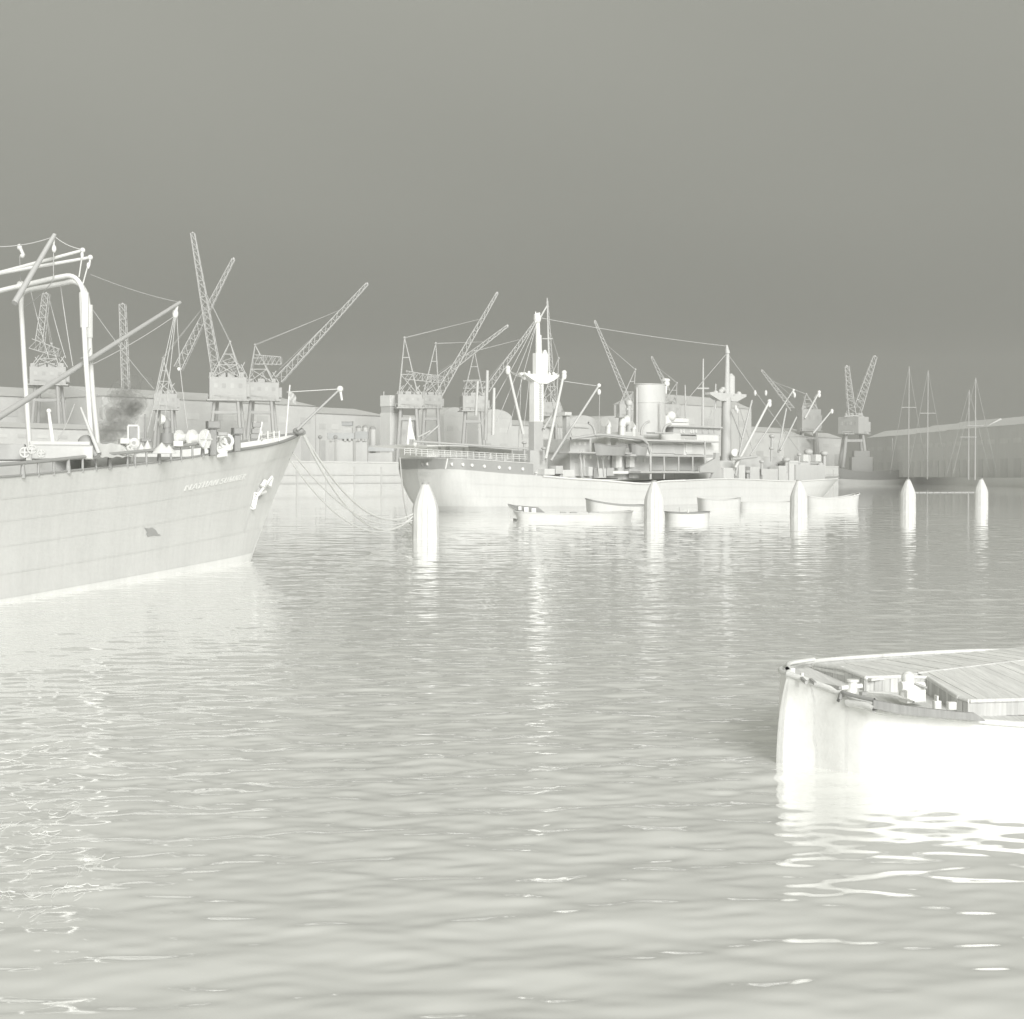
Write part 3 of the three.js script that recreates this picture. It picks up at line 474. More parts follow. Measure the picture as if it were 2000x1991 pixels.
  // hatch with sloping tarpaulin and coaming
  { const a = at(183, 866, 72), b = at(262, 868, 78), c = at(264, 892, 75.5), d = at(200, 894, 70.2), r = []; for (let j = 0; j <= 6; j++) { const row = []; for (let i = 0; i <= 10; i++) { const p = a.clone().lerp(b, i / 10).lerp(d.clone().lerp(c, i / 10), j / 6); p.y += 0.04 * Math.sin(i * 1.9 + j) - 0.12 * Math.sin(j / 6 * Math.PI); row.push(p); } r.push(row); } part('hatch_tarpaulin', sheet(r), white, t); }
  bx('hatch_coaming', 60, 182, 872, 898, 71.5, 3.4, M(0.6), 0.05, 0.3); bx('hatch_cover', 56, 176, 864, 872, 71.8, 3.8, M(0.66), 0.05, 0.3); bx('hatch_coaming', -40, 50, 868, 900, 70, 3.4, M(0.5), 0.05, 0.3); { const lo = [], hi = []; for (let i = 0; i <= 30; i++) { const p = ck.getPoint(lerp(uOf(300), 0.9, i / 30)).add(V(-1.3, 0, -0.5)); lo.push(p.clone().add(V(0, -0.1, 0))); hi.push(p.clone().add(V(0, 0.42, 0))); } part('deck_coaming', [sheet([lo, hi]), sheet([hi, hi.map((p) => p.clone().add(V(-0.6, 0, -0.2)))])], pale, t); }
  part('deck_winch', [ball(at(168, 866, 71), 0.4), ball(at(178, 876, 71), 0.33), tube(at(166, 858, 71), at(190, 892, 70.6), 0.2, 0.16), tube(at(174, 884, 71), at(196, 888, 71), 0.14)], M(0.36), t);
  for (const [px, py, r] of [[48, 884, 9], [80, 886, 7], [62, 878, 8]]) { const p = at(px, py, 68), R = pxm(r, 68); part('winch_wheel', [new THREE.TorusGeometry(R, R * 0.22, 8, 20).rotateY(0.35).translate(p.x, p.y, p.z), tube(V(p.x - R, p.y, p.z), V(p.x + R, p.y, p.z), 0.05), tube(V(p.x, p.y - R, p.z), V(p.x, p.y + R, p.z), 0.05)], M(0.7), t); }

  // arched goalpost masts
  const arch = (pts, D, r) => curve(pts.map(([x, y, d = D]) => at(x, y, d)), r, 110, 10);
  const leg2 = part('arched_mast', arch([[190.6, 866, 75], [182, 780, 75], [177, 712, 75], [173.5, 640, 75], [172, 600, 75], [168, 575, 75.1], [158, 558, 75.2], [143, 550.5, 75.3], [122, 554, 75.6], [90, 560, 76], [52, 568, 76.6], [44, 573, 76.7], [41, 590, 76.8], [43, 636, 76.8], [50, 758, 76.8], [58, 878, 76.8]], 75, 0.125), white, t);
  const leg1 = part('arched_mast', arch([[178, 864, 73], [172, 770, 73], [167.5, 705, 73], [163.5, 630, 73], [163, 590, 73], [160, 563, 73.1], [150, 546, 73.2], [136, 539, 73.4], [118, 541, 73.6], [60, 554, 74.2], [0, 568, 74.8], [-28, 576, 75], [-36, 590, 75], [-36, 700, 75], [-30, 880, 75]], 73, 0.125), white, t);
  part('mast_sleeve', tube(at(163.5, 572, 73.2), at(164.5, 640, 73.1), 0.24, 0.2, 12), white, leg1); part('mast_sleeve', tube(at(171.5, 596, 75), at(173.6, 660, 75), 0.24, 0.19, 12), white, leg2);
  for (const [a, b, c, d] of [[-20, 538, 161, 489], [-20, 537, 176, 503]]) { const bm = part('derrick_boom', tube(at(a, b, 74.5), at(c, d, 73), 0.1, 0.075, 10), white, t); const q = at(c, d, 73); part('block', [ball(q, 0.13), tube(V(q.x, q.y, q.z), V(q.x - 0.05, q.y - 0.4, q.z), 0.05)], white, bm); part('block', ball(at(c - (d > 500 ? 4 : 1), d + (d > 500 ? 16 : 9), 73), 0.1, 0.8, 1.6, 0.8), white, bm); }
  rod('boom_tackle', [161, 494, 73], [154, 541, 73.2], 0.035, pale); rod('boom_tackle', [171, 520, 73], [160, 560, 73.1], 0.035, pale);
  { const bm = part('derrick_boom', tube(at(28, 592, 70), at(106, 459, 73), 0.15, 0.11, 10), M(0.5), t); part('block', [ball(at(105, 486, 73), 0.13, 0.9, 1.5, 0.9), tube(at(105, 463, 73), at(104, 482, 73), 0.06)], white, bm); }
  { const bm = part('derrick_boom', tube(at(-20, 826, 66), at(351, 591, 84), 0.15, 0.1, 10), M(0.5), t); part('block', [ball(at(342, 613, 83.6), 0.2, 0.9, 1.3, 0.9), tube(at(345, 597, 83.7), at(343, 609, 83.6), 0.1)], white, bm); }
  part('masthead_block', [ball(at(38, 484, 74), 0.13), ball(at(43, 500, 74), 0.12), tube(at(36, 478, 74), at(46, 500, 74), 0.09)], pale, t);
  part('gooseneck', [ball(at(40, 556, 75), 0.2), ball(at(44, 568, 76.5), 0.16)], white, t);
  const wires = [[[176, 536, 74], [347, 590, 84]], [[106, 462, 73], [0, 482, 73]], [[106, 462, 73], [160, 487, 73]], [[340, 616, 83.6], [287, 846, 80]], [[342, 616, 83.6], [300, 842, 80]], [[343, 616, 83.6], [319, 838, 80]], [[345, 616, 83.6], [352, 724, 81.6]], [[352, 724, 81.6], [366, 838, 81]], [[340, 618, 83.6], [180, 712, 74.5]], [[96, 584, 76], [128, 700, 75]], [[118, 560, 75], [142, 716, 74]], [[60, 570, 76], [95, 700, 75]], [[104, 492, 73], [104, 548, 73.5]], [[104, 548, 73.5], [48, 600, 76]], [[38, 500, 74], [40, 556, 75]], [[157, 700, 74], [177, 680, 74]], [[177, 600, 75], [300, 760, 80]], [[110, 865, 72], [145, 790, 74]]];
  for (const [a, b] of wires) part('rigging_wire', curve(sag(at(...a), at(...b), 0.12, 8), 0.026, 10, 4), M(0.6), t);
  rod('deck_post', [107, 892, 71], [95, 806, 71], 0.13, white, 0.08); rod('deck_post', [193, 885, 70.5], [157, 796, 70.5], 0.11, M(0.6), 0.06);
  part('wire_fitting', ball(at(349, 721, 81.6), 0.1), white, t); part('post_head', ball(at(95, 803, 71), 0.12), white, t);
}

// ---------------------------------------------------------------- mooring dolphins
const dolphinSpots = [];
{
  const R = 1.15, Ht = 4.72, n = 15, prof = [];
  for (let j = 0; j <= 16; j++) { const f = j / 16, y = -1 + (Ht + 1) * f, g = clamp01((y - Ht * 0.54) / (Ht * 0.46)); prof.push([R * (1 - 0.74 * Math.pow(g, 1.35)) * (1 - 0.05 * f), y]); }
  const mats = [0.7, 0.75, 0.8].map((l) => M(l, 'wood'));
  const make = () => {
    const t = thing('mooring_dolphin', '', 'dolphin', V(0, 0, 0), 'white bullet-shaped timber dolphins in the dock');
    for (let i = 0; i < n; i++) {
      const a0 = i / n * Math.PI * 2, half = Math.PI / n * 0.965, top = 1 - 0.02 * rnd() * (i % 3), ro = [], ri = [], le = [], re = [];
      const rows = [[], [], [], []];
      prof.forEach(([r, y]) => { const yy = y > 0 ? y * top : y; [[a0 - half, r - 0.1], [a0 - half, r], [a0 + half, r], [a0 + half, r - 0.1]].forEach(([a, q], k) => rows[k].push(V(Math.sin(a) * q, yy, Math.cos(a) * q))); });
      part('plank', [sheet([rows[0], rows[1]]), sheet([rows[1], rows[2]]), sheet([rows[2], rows[3]])], mats[i % 3], t);
    }
    part('core_pile', tube(V(0, -1, 0), V(0, Ht + 0.08, 0), 0.85, 0.22, 12), M(0.6, 'wood'), t);
    part('cap', [tube(V(0, Ht - 0.04, 0), V(0, Ht + 0.1, 0), 0.34, 0.3, 12)], M(0.42), t);
    return t;
  };
  const first = make();
  [[831, 1053, 'nearest and largest timber dolphin, holding the pale ship\'s bow ropes'], [1277.5, 1021, 'timber dolphin directly below the freighter funnel, between two lighters'], [1560, 1010.5, 'timber dolphin standing against the freighter bow and moored lighter'], [1773.5, 1001, 'timber dolphin alone in open water with the lighter to its left'], [1916.5, 992, 'farthest and smallest timber dolphin near the right edge']].forEach(([px, py, lab], i) => {
    const D = EYE * F / (py - HZ), p = at(px, py, D), o = i ? first.clone() : first;
    if (i) { o.name = numbered('mooring_dolphin'); scene.add(o); }
    o.userData = { ...first.userData, label: lab }; o.position.set(p.x, 0, -D); o.rotation.y = i * 0.17; dolphinSpots.push(o.position.clone());
  });
}
{ // bow ropes of the pale ship
  const end = (dy, dx = 0) => dolphinSpots[0].clone().add(V(-1.1 + dx, 1.9 + dy, 0.35));
  const bow = [[[592, 848, 99], end(0), 0.095, 3.2, 'upper thick pale mooring rope from the stem head to the dolphin'], [[593, 848, 99.2], end(0.25, 0.05), 0.085, 2.4, 'second thick pale rope from the stem head, slightly tauter'], [[571, 884, 95], end(-0.3), 0.06, 1.9, 'thin pale rope from the higher bow fairlead'], [[565, 897, 94], end(-0.1, -0.02), 0.06, 2.6, 'lowest thin pale rope sagging from the bow to the dolphin']];
  for (const [a, b, r, drop, lab] of bow) single('mooring_rope', lab, 'rope', curve(sag(at(...a), b, drop), r, 60, 6), M(0.86, 'wood'), at(...a), 'mooring ropes between pale ship and nearest dolphin');
  single('stern_rope', 'thin pale rope hanging from the freighter stern to the nearest dolphin', 'rope', curve(sag(at(781, 895, 205), dolphinSpots[0].clone().add(V(-0.9, 1.4, 0)), 3), 0.1, 40, 5), M(0.82, 'wood'), at(781, 895, 205));
}

// ---------------------------------------------------------------- the freighter across the picture
{
  const soft = (l) => l < 0.6 ? lerp(0.45, 0.6, (l - 0.26) / 0.34) : l, N = M, MF = (l, ...a) => N(soft(l), ...a);
  const S0 = [-13.2, 207], dir = V(0.713, 0, -0.701), lft = V(-0.701, 0, -0.713), yaw = Math.atan2(0.701, 0.713), HBm = 7;
  const P = (s, off, y = 0) => V(S0[0] + 0.713 * s - 0.701 * off, y, -(S0[1] + 0.701 * s + 0.713 * off));
  const sOf = (px, off) => { const r = (px - 1000) / F; return (r * (S0[1] + 0.713 * off) - (S0[0] - 0.701 * off)) / (0.713 - 0.701 * r); };
  const pt = (px, py, off) => { const s = sOf(px, off), p = P(s, off); return at(px, py, -p.z); };
  const base = P(50, HBm), t = thing('freighter', 'long pale freighter with thick funnel and two crosstree masts lying amid the dock', 'ship', base);
  const bar = (x0, x1, y0, y1, off, depth, bev = 0.05) => { const a = pt(x0, y0, off), b = pt(x1, y0, off), c = pt((x0 + x1) / 2, y0, off), d = pt((x0 + x1) / 2, y1, off), L = Math.hypot(b.x - a.x, b.z - a.z), m = a.clone().add(b).multiplyScalar(0.5).addScaledVector(lft, depth / 2); return box(L, c.y - d.y, depth, V(m.x, (c.y + d.y) / 2, m.z), yaw, bev); };
  const B = (name, x0, x1, y0, y1, off, depth, l, par = t) => part(name, bar(x0, x1, y0, y1, off, depth), MF(l), par);
  const R = (name, a, b, off, r, l, r1 = r, par = t, off2 = off) => part(name, tube(pt(a[0], a[1], off), pt(b[0], b[1], off2), r, r1, 8), MF(l), par);
  // hull
  const key = (tab, s) => { if (s <= tab[0][0]) return tab[0][1]; for (let i = 1; i < tab.length; i++) if (s <= tab[i][0]) { const [a, b] = tab[i - 1], [c, d] = tab[i], f = (s - a) / (c - a), q = f * f * (3 - 2 * f); return lerp(b, d, lerp(f, q, 0.5)); } return tab.at(-1)[1]; };
  const sheerT = [[2, 6.5], [22, 5.45], [36, 4.75], [49, 4.05], [54, 4.5], [70, 4.85], [91, 4.35], [103, 4.7], [112, 5.2]];
  const sheer = (s) => key(sheerT, s);
  const nS = 90, nV = 12, sT = (u) => { const a = 0.5 - 0.5 * Math.cos(Math.PI * u); return lerp(u, a, 0.6); };
  const sSide = (u, v) => lerp(6.2, 112, sT(u)) + lerp(3.8 * Math.pow(1 - v, 2.2), -7 * (1 - v), sT(u));
  const half = (u, v) => { const fs = Math.min(1, u * 100 / lerp(13, 6, v)), fb = Math.min(1, (1 - u) * 100 / lerp(30, 18, v)); const c = (f) => Math.sqrt(Math.max(0, 1 - (1 - f) * (1 - f))); return HBm * c(fs) * Math.pow(c(fb), 1.3); };
  const side = (u, v, sgn, dy = 0) => { const s = sSide(u, v); return P(s, HBm - sgn * half(u, v), lerp(-0.8, sheer(s), v) + dy); };
  const rows = [1, -1].map((k) => Array.from({ length: nV + 1 }, (_, j) => Array.from({ length: nS + 1 }, (_, i) => side(i / nS, j / nV, k))));
  part('hull', [sheet(rows[0], true), sheet(rows[1])], MF(0.64), t);
  part('deck', sheet([rows[0][nV].map((p) => p.clone().add(V(0, -0.1, 0))), rows[1][nV].map((p) => p.clone().add(V(0, -0.1, 0)))]), MF(0.5, 'wood'), t);
  part('boot_top', [sheet([0, 1, 2].map((j) => Array.from({ length: nS + 1 }, (_, i) => side(i / nS, 0.12 + j * 0.06, 1).addScaledVector(lft, -0.04))), true)], MF(0.5), t);
  part('rubbing_strake', curve(Array.from({ length: 40 }, (_, i) => side(lerp(0.24, 0.5, i / 39), 0.985, 1).addScaledVector(lft, -0.1)), 0.16, 60, 6), MF(0.8), t);
  part('rubbing_strake', curve(Array.from({ length: 40 }, (_, i) => side(lerp(0.5, 0.9, i / 39), 0.985, 1).addScaledVector(lft, -0.1)), 0.12, 60, 6), MF(0.74), t);
  for (const v of [0.45, 0.72]) part('plate_lap', sheet([v, v + 0.012].map((q) => Array.from({ length: 80 }, (_, i) => side(lerp(0.02, 0.97, i / 79), q, 1).addScaledVector(lft, -0.03))), true), MF(0.63), t);
  // poop: dark band with portholes
  { const uE = 0.222, top = (s) => lerp(7.98, 7.12, clamp01((s - 3) / 21)), lo = [], hi = [], lo2 = [], hi2 = [], n = 46;
    for (let i = 0; i <= n; i++) { const u = uE * i / n, a = side(u, 1, 1), b = side(u, 1, -1), s = sSide(u, 1); lo.push(a); lo2.push(b); hi.push(V(a.x, top(s), a.z)); hi2.push(V(b.x, top(s), b.z)); }
    const pp = part('poop_side', [sheet([lo, hi], true), sheet([lo2, hi2]), sheet([[lo.at(-1), lo2.at(-1)], [hi.at(-1), hi2.at(-1)]])], N(0.37), t, 'dark band round the poop with pale portholes');
    part('poop_deck', sheet([hi, hi2]), MF(0.45, 'wood'), t);
    part('poop_cap', [curve(hi, 0.09, 60, 5), curve(hi2, 0.09, 60, 5)], MF(0.62), t);
    for (const px of [792, 815.5, 835, 882, 903, 921, 945, 974, 994, 1020]) { let best = null, bd = 1e9; for (let i = 0; i <= 400; i++) { const u = uE * i / 400, a = side(u, 1, 1), x = 1000 + F * a.x / -a.z; if (Math.abs(x - px) < bd && half(u, 1) > 0.5) { bd = Math.abs(x - px); best = [a, sSide(u, 1)]; } } const y = lerp(best[0].y, top(best[1]), 0.47), c = V(best[0].x, y, best[0].z).addScaledVector(lft, -0.06), e = c.clone().addScaledVector(lft, -0.1); const ph = part('porthole', tube(c.clone().addScaledVector(lft, 0.1), e, 0.22, 0.22, 12), MF(0.86), pp); part('porthole_rim', new THREE.TorusGeometry(0.23, 0.04, 5, 14).rotateY(yaw).translate(e.x, e.y, e.z), MF(0.7), ph); }
    { const a = pt(874, 896, -0.15), b = pt(870, 916, -0.15); part('overboard_pipe', tube(a, b, 0.12), MF(0.7), t); } }
  // name and port on the stern quarter
  for (const [txt, x0, x1, y, h] of [['MARIE HOLT', 793, 843, 924.5, 5.2], ['LIVERPOOL', 793.5, 829, 935, 4.2]]) {
    const g = new TextGeometry(txt, { font, size: 1, depth: 0.02, curveSegments: 3 }); g.computeBoundingBox(); const w = g.boundingBox.max.x, p = g.attributes.position, hit = (px, py) => { let bd = 1e9, bb; for (let i = 0; i <= 120; i++) for (let j = 30; j <= 40; j++) { const q = side(0.2 * i / 120, j / 40, 1), x = 1000 + F * q.x / -q.z; const e = (x - px) ** 2 + (HZ - (q.y - EYE) * F / -q.z - py) ** 2; if (e < bd) { bd = e; bb = q; } } return bb; };
    const a = hit(x0, y), b = hit(x1, y + 2.2), mm = h * 215 / F, cb = new THREE.CatmullRomCurve3([a, hit(lerp(x0, x1, 0.25), y + 0.5), hit((x0 + x1) / 2, y + 1.1), hit(lerp(x0, x1, 0.75), y + 1.6), b]);
    for (let i = 0; i < p.count; i++) { const q = cb.getPoint(clamp01(p.getX(i) / w)); q.y += (p.getY(i) - 0.4) * mm; q.addScaledVector(V(-0.2, 0, 1), 0.22 + p.getZ(i)); p.setXYZ(i, q.x, q.y, q.z); }
    g.computeVertexNormals(); part(txt[0] === 'L' ? 'port_lettering' : 'name_lettering', g, MF(0.42, 'plain'), t);
  }
  // rails on the poop
  for (let i = 0; i < 22; i++) { const px = 790 + i * 11.2, y = lerp(889, 902, i / 21); R('rail_post', [px, y], [px, y - 13], 0.6, 0.07, 0.62); }
  for (const dy of [5, 9, 13]) R('rail', [790, 889 - dy], [1030, 902 - dy], 0.6, 0.05, 0.7);
  // poop house, awning and boat boom
  B('poop_house', 834, 915, 870, 894, 3.4, 6, 0.78); B('poop_house', 915, 1000, 875, 900, 3.4, 6, 0.6);
  for (const [x0, x1, y0, y1, l] of [[872, 879, 871, 880, 0.4], [859, 862, 872, 892, 0.5], [857.5, 858.5, 872, 894, 0.4], [930, 936, 880, 898, 0.36], [905, 908, 876, 890, 0.55], [955, 962, 886, 898, 0.8], [968, 972, 884, 900, 0.75], [985, 990, 884, 902, 0.82]]) B('door', x0, x1, y0, y1, 3.25, 0.2, l);
  { const a = []; for (let j = 0; j <= 5; j++) { const r = []; for (let i = 0; i <= 20; i++) { const f = i / 20, px = lerp(800, 1026, f), py = lerp(871, 877.5, f) - 9 * Math.sin(Math.PI * Math.min(1, f * 1.05)) * (1 - f * 0.55) + j * lerp(1.4, 0.5, f); const p = pt(px, py, 1 + j * 0.1); r.push(p); } a.push(r.map((p, i) => p.clone().addScaledVector(lft, (5 - j) * 1.8))); } part('awning', sheet(a), CANVAS, t, 'greyish awning stretched over the poop'); }
  R('awning_spar', [815, 855], [840, 842], 1, 0.12, 0.4); R('awning_spar', [822, 862], [856, 832], 2, 0.12, 0.4);
  R('awning_ridge', [806, 862], [1028, 876.5], 0.8, 0.16, 0.36);
  // pale tripod mast on the poop
  part('stern_derrick', [tube(pt(796, 869, 3), pt(800.5, 818, 3), 0.22, 0.16), tube(pt(814, 880, 3), pt(801.5, 826, 3), 0.16, 0.12), ball(pt(810.5, 869, 3), 0.42, 0.8, 1.2, 0.8), prism([[-0.4, 0], [0.6, 0], [0.1, 3.2]], 0.3, pt(800, 858, 3).add(V(0, 0, 0)), yaw)], MF(0.84), t);
  // mainmast with white upper part and crosstree
  { const o = 6.2, mm = B('mainmast', 1043.5, 1061, 824, 930, o - 0.65, 1.3, 0.4);
    part('mast_upper', [bar(1044.3, 1062, 745, 824, o - 0.6, 1.2), bar(1048, 1060, 690, 745, o - 0.4, 0.9)], MF(0.86), mm);
    part('mast_ladder', [bar(1055.6, 1057.2, 748, 822, o - 0.72, 0.1), ...Array.from({ length: 16 }, (_, i) => bar(1054, 1059, 750 + i * 4.5, 751.3 + i * 4.5, o - 0.75, 0.1, 0))], MF(0.5), mm);
    const ct = part('crosstree', [prism([[-3.4, 0.3], [-3.8, 0.5], [-3.8, 0.15], [-2.4, -0.5], [-0.8, -1.1], [1.0, -1.1], [2.6, -0.5], [3.8, 0.15], [3.8, 0.5], [3.3, 0.3]], 1.5, pt(1053, 736, o), yaw)], MF(0.86), mm);
    part('crosstree_block', [[1018, 731], [1024, 739], [1033, 728], [1036, 734], [1073, 731], [1081, 730], [1085, 733], [1080, 739]].map(([x, y]) => ball(pt(x, y, o), 0.26, 1, 1.1, 1)), MF(0.84), ct);
    part('topmast', [tube(pt(1052, 740, o), pt(1050, 618, o), 0.55, 0.32, 10), tube(pt(1055, 735, o), pt(1054, 655, o), 0.34, 0.3, 8)], MF(0.86), mm);
    part('masthead', [ball(pt(1049.5, 622, o), 0.6, 1, 1.5, 1), tube(pt(1046, 630, o), pt(1046, 609, o), 0.16, 0.08), tube(pt(1044, 616, o), pt(1054, 612, o), 0.16)], MF(0.8), mm);
    part('short_topmast', [tube(pt(1062.5, 738, o), pt(1064, 694, o), 0.62, 0.62, 10), tube(pt(1064, 694, o), pt(1064.4, 684, o), 0.6, 0.2, 10)], MF(0.84), mm);
    part('gaff', tube(pt(1050, 630, o), pt(1068, 598, o), 0.16, 0.12), MF(0.6), mm); part('aerial_pole', tube(pt(1073, 735, o + 1), pt(1068.5, 582, o + 1), 0.22, 0.08), MF(0.52), mm); part('aerial_yard', tube(pt(1059, 662, o + 1), pt(1079, 662, o + 1), 0.09), MF(0.55), mm);
    for (const [a, b] of [[[1047, 628], [932, 842]], [[1048, 632], [958, 852]], [[1050, 624], [990, 848]], [[1018, 733], [1012, 880]], [[1086, 733], [1098, 900]], [[1034, 736], [1020, 860]], [[1072, 736], [1090, 860]], [[1086, 733], [1103, 742]], [[1050, 620], [1418, 676]], [[992, 722], [1020, 736]], [[1050, 660], [1128, 880]]]) part('stay', curve(sag(pt(...a, o), pt(...b, o), 0.3, 8), 0.055, 8, 4), MF(0.56), mm);
    part('mast_house', [bar(1036, 1070, 880, 928, 4.5, 4)], MF(0.5), mm); }
  // derrick booms and samson posts around the mainmast
  const boom = (a, b, off, r, l, blk) => { const bm = R('derrick_boom', a, b, off, r, l, r * 0.75); if (blk) { part('block', ball(pt(b[0], b[1] + blk, off), r * 1.5, 1, 1.5, 1), MF(0.8), bm); part('boom_head', ball(pt(b[0], b[1], off), r * 1.5), MF(0.8), bm); } return bm; };
  boom([1022, 848], [992, 719], 5, 0.26, 0.7, 6); boom([1066, 896], [1102, 728], 4, 0.26, 0.66, 7); boom([1079, 895], [1170, 753], 3, 0.22, 0.5, 13); boom([1062, 838], [1093, 787], 5, 0.22, 0.36); boom([1076, 900], [1118, 832], 2.4, 0.2, 0.34);
  part('fall_wire', [tube(pt(1165, 754, 3), pt(1102, 745, 4), 0.06, 0.06, 4), tube(pt(1171, 770, 3), pt(1170, 860, 3), 0.05, 0.05, 4), tube(pt(992, 724, 5), pt(1030, 740, 6), 0.05, 0.05, 4)], MF(0.6), t);
  { const sp = B('samson_post', 1107, 1114, 812, 920, 5.5, 1, 0.42); part('post_head', bar(1104, 1117, 805, 812, 5.2, 1.5), MF(0.66), sp); }
  { const kp = R('kingpost', [1228, 920], [1228.5, 792], 5, 0.5, 0.33, 0.42); part('post_head', [ball(pt(1228.5, 788, 5), 0.62), tube(pt(1223, 800, 5), pt(1234, 800, 5), 0.25)], MF(0.55), kp); }
  R('kingpost', [929.5, 812], [933, 745], 8, 0.24, 0.55, 0.2); R('kingpost', [948, 860], [952, 724], 8, 0.3, 0.5, 0.24); R('kingpost', [963, 850], [965, 758], 4, 0.28, 0.64, 0.22);
  // after well deck clutter
  for (const [x0, x1, y0, y1, l] of [[1064, 1084, 916, 928, 0.74], [1100, 1122, 918, 932, 0.72], [1086, 1100, 910, 926, 0.6], [1134, 1142, 905, 930, 0.74], [1150, 1158, 912, 930, 0.7]]) B('deck_winch', x0, x1, y0, y1, 3, 2.2, l);
  for (const [px, py, r, l] of [[1062, 876, 5, 0.3], [1095, 919, 5, 0.28], [1047, 924, 4, 0.8], [1024, 865, 5, 0.34]]) { const p = pt(px, py, 3.4), R0 = pxm(r, -p.z); part('mushroom_vent', [ball(p, R0, 1, 0.6, 1), tube(V(p.x, p.y - 2, p.z), p, R0 * 0.45)], MF(l), t); }
  for (const px of [1137, 1143, 1170, 1180]) R('stanchion', [px, 930], [px - 4, 880], 2.4, 0.1, 0.62);
  // superstructure
  B('engine_casing', 1114, 1208, 884, 934, 4.2, 6, 0.62);
  { const h = B('after_house', 1114, 1152, 858, 884, 4, 6, 0.64); for (const px of [1121, 1131, 1141]) part('window', bar(px, px + 4, 864, 870, 3.9, 0.15, 0), MF(0.85), h); }
  for (const [px, py] of [[1132, 893], [1153, 893], [1178, 894.5], [1189, 894.5], [1200, 894.5], [1141, 893], [1244, 898], [1259, 899]]) { const p = pt(px, py, 4.1); part('porthole', tube(p.clone().addScaledVector(lft, 0.15), p.clone().addScaledVector(lft, -0.08), 0.3, 0.3, 10), MF(0.86), t); }
  for (const [x0, x1, y0, y1, l] of [[1204, 1215, 890, 914, 0.74], [1231, 1240, 892, 913, 0.74], [1197, 1228, 920, 926, 0.82], [1168, 1184, 915, 934, 0.66], [1186, 1200, 914, 930, 0.4], [1230, 1250, 916, 924, 0.36], [1237, 1248, 926, 934, 0.7]]) B('deck_locker', x0, x1, y0, y1, 2.6, 1, l);
  B('boat_deck', 1112, 1262, 883.5, 886.5, 1.2, 3.2, 0.36); B('main_house', 1208, 1404, 858, 936, 4.2, 6, 0.74); B('bridge_deck', 1255, 1405, 860, 863.5, 2.2, 3, 0.42); B('upper_house', 1216, 1330, 845, 862, 4.4, 6, 0.66);
  part('awning', [(() => { const r = []; for (let j = 0; j < 3; j++) r.push(Array.from({ length: 13 }, (_, i) => { const f = i / 12; return pt(lerp(1114, 1260, f), lerp(855, 861, f) - 7 * Math.sin(Math.PI * Math.pow(f, 0.7)) + j * 1.6, 2 + (2 - j) * 3); })); return sheet(r); })()], CANVAS, t);
  part('awning_edge', curve([[1114, 857], [1145, 852.5], [1172, 849.5], [1222, 854], [1256, 859], [1264, 867], [1270, 885]].map(([x, y]) => pt(x, y, 1.8)), 0.24, 50, 6), MF(0.33), t);
  // promenade decks: two dark slab edges with posts
  B('promenade_deck', 1232, 1404, 888.5, 892.5, 0.6, 4, 0.3); B('promenade_deck', 1252, 1398, 920.8, 924.6, 0.3, 4, 0.3);
  for (const [px, y0, y1] of [[1270.5, 884, 936], [1297, 892, 936], [1325.5, 892, 921], [1353, 892, 921], [1377, 862, 921]]) R('deck_pillar', [px, y1], [px, y0], 0.7, px === 1270.5 ? 0.22 : 0.14, 0.33);
  { const a = pt(1398, 937, 0.4); part('buttress', prism([[-2.0, 0], [2.4, 0], [1.6, 1.0], [0.9, 2.9], [0.9, 4.6], [-0.4, 4.6], [-0.5, 3.6], [-5.0, 2.2], [-5.2, 1.3], [-1.0, 1.2]].map(([x, y]) => [x * 0.9, y]), 0.5, V(a.x, a.y, a.z), yaw), MF(0.32), t); }
  for (const [x0, x1, y0, y1, l] of [[1274, 1296, 893, 919, 0.66], [1299, 1324, 893, 919, 0.68], [1327, 1350, 893, 919, 0.62], [1356, 1375, 894, 920, 0.72], [1272, 1300, 926, 936, 0.68], [1318, 1350, 926, 936, 0.7], [1378, 1392, 894, 912, 0.76], [1340, 1352, 866, 884, 0.74], [1342, 1375, 868, 888, 0.68], [1380, 1402, 879, 889, 0.7], [1318, 1336, 868, 888, 0.5], [1362, 1404, 850, 862, 0.74], [1204, 1260, 864, 874, 0.68], [1275, 1318, 868, 886, 0.56]]) B('house_panel', x0, x1, y0, y1, 4.0, 0.3, l);
  { const h = B('bridge_house', 1316, 1408, 835, 850, 5, 5, 0.42); for (const px of [1329, 1335, 1349, 1353, 1359, 1372, 1384, 1395]) part('window', bar(px, px + 2.6, 839, 846, 4.85, 0.2, 0), MF(px < 1360 ? 0.7 : 0.36), h); part('roof', bar(1310, 1412, 832, 835.4, 4.4, 6.4), MF(0.36), h); }
  part('bridge_screen', [bar(1303, 1346, 817, 825, 5, 3), bar(1308, 1346, 826, 833, 4.8, 3), bar(1302, 1312, 812, 832, 4.9, 2)], MF(0.76), t); part('searchlight', [ball(pt(1311, 813, 5), 0.85), tube(pt(1311, 820, 5), pt(1311, 813, 5), 0.3)], MF(0.76), t);
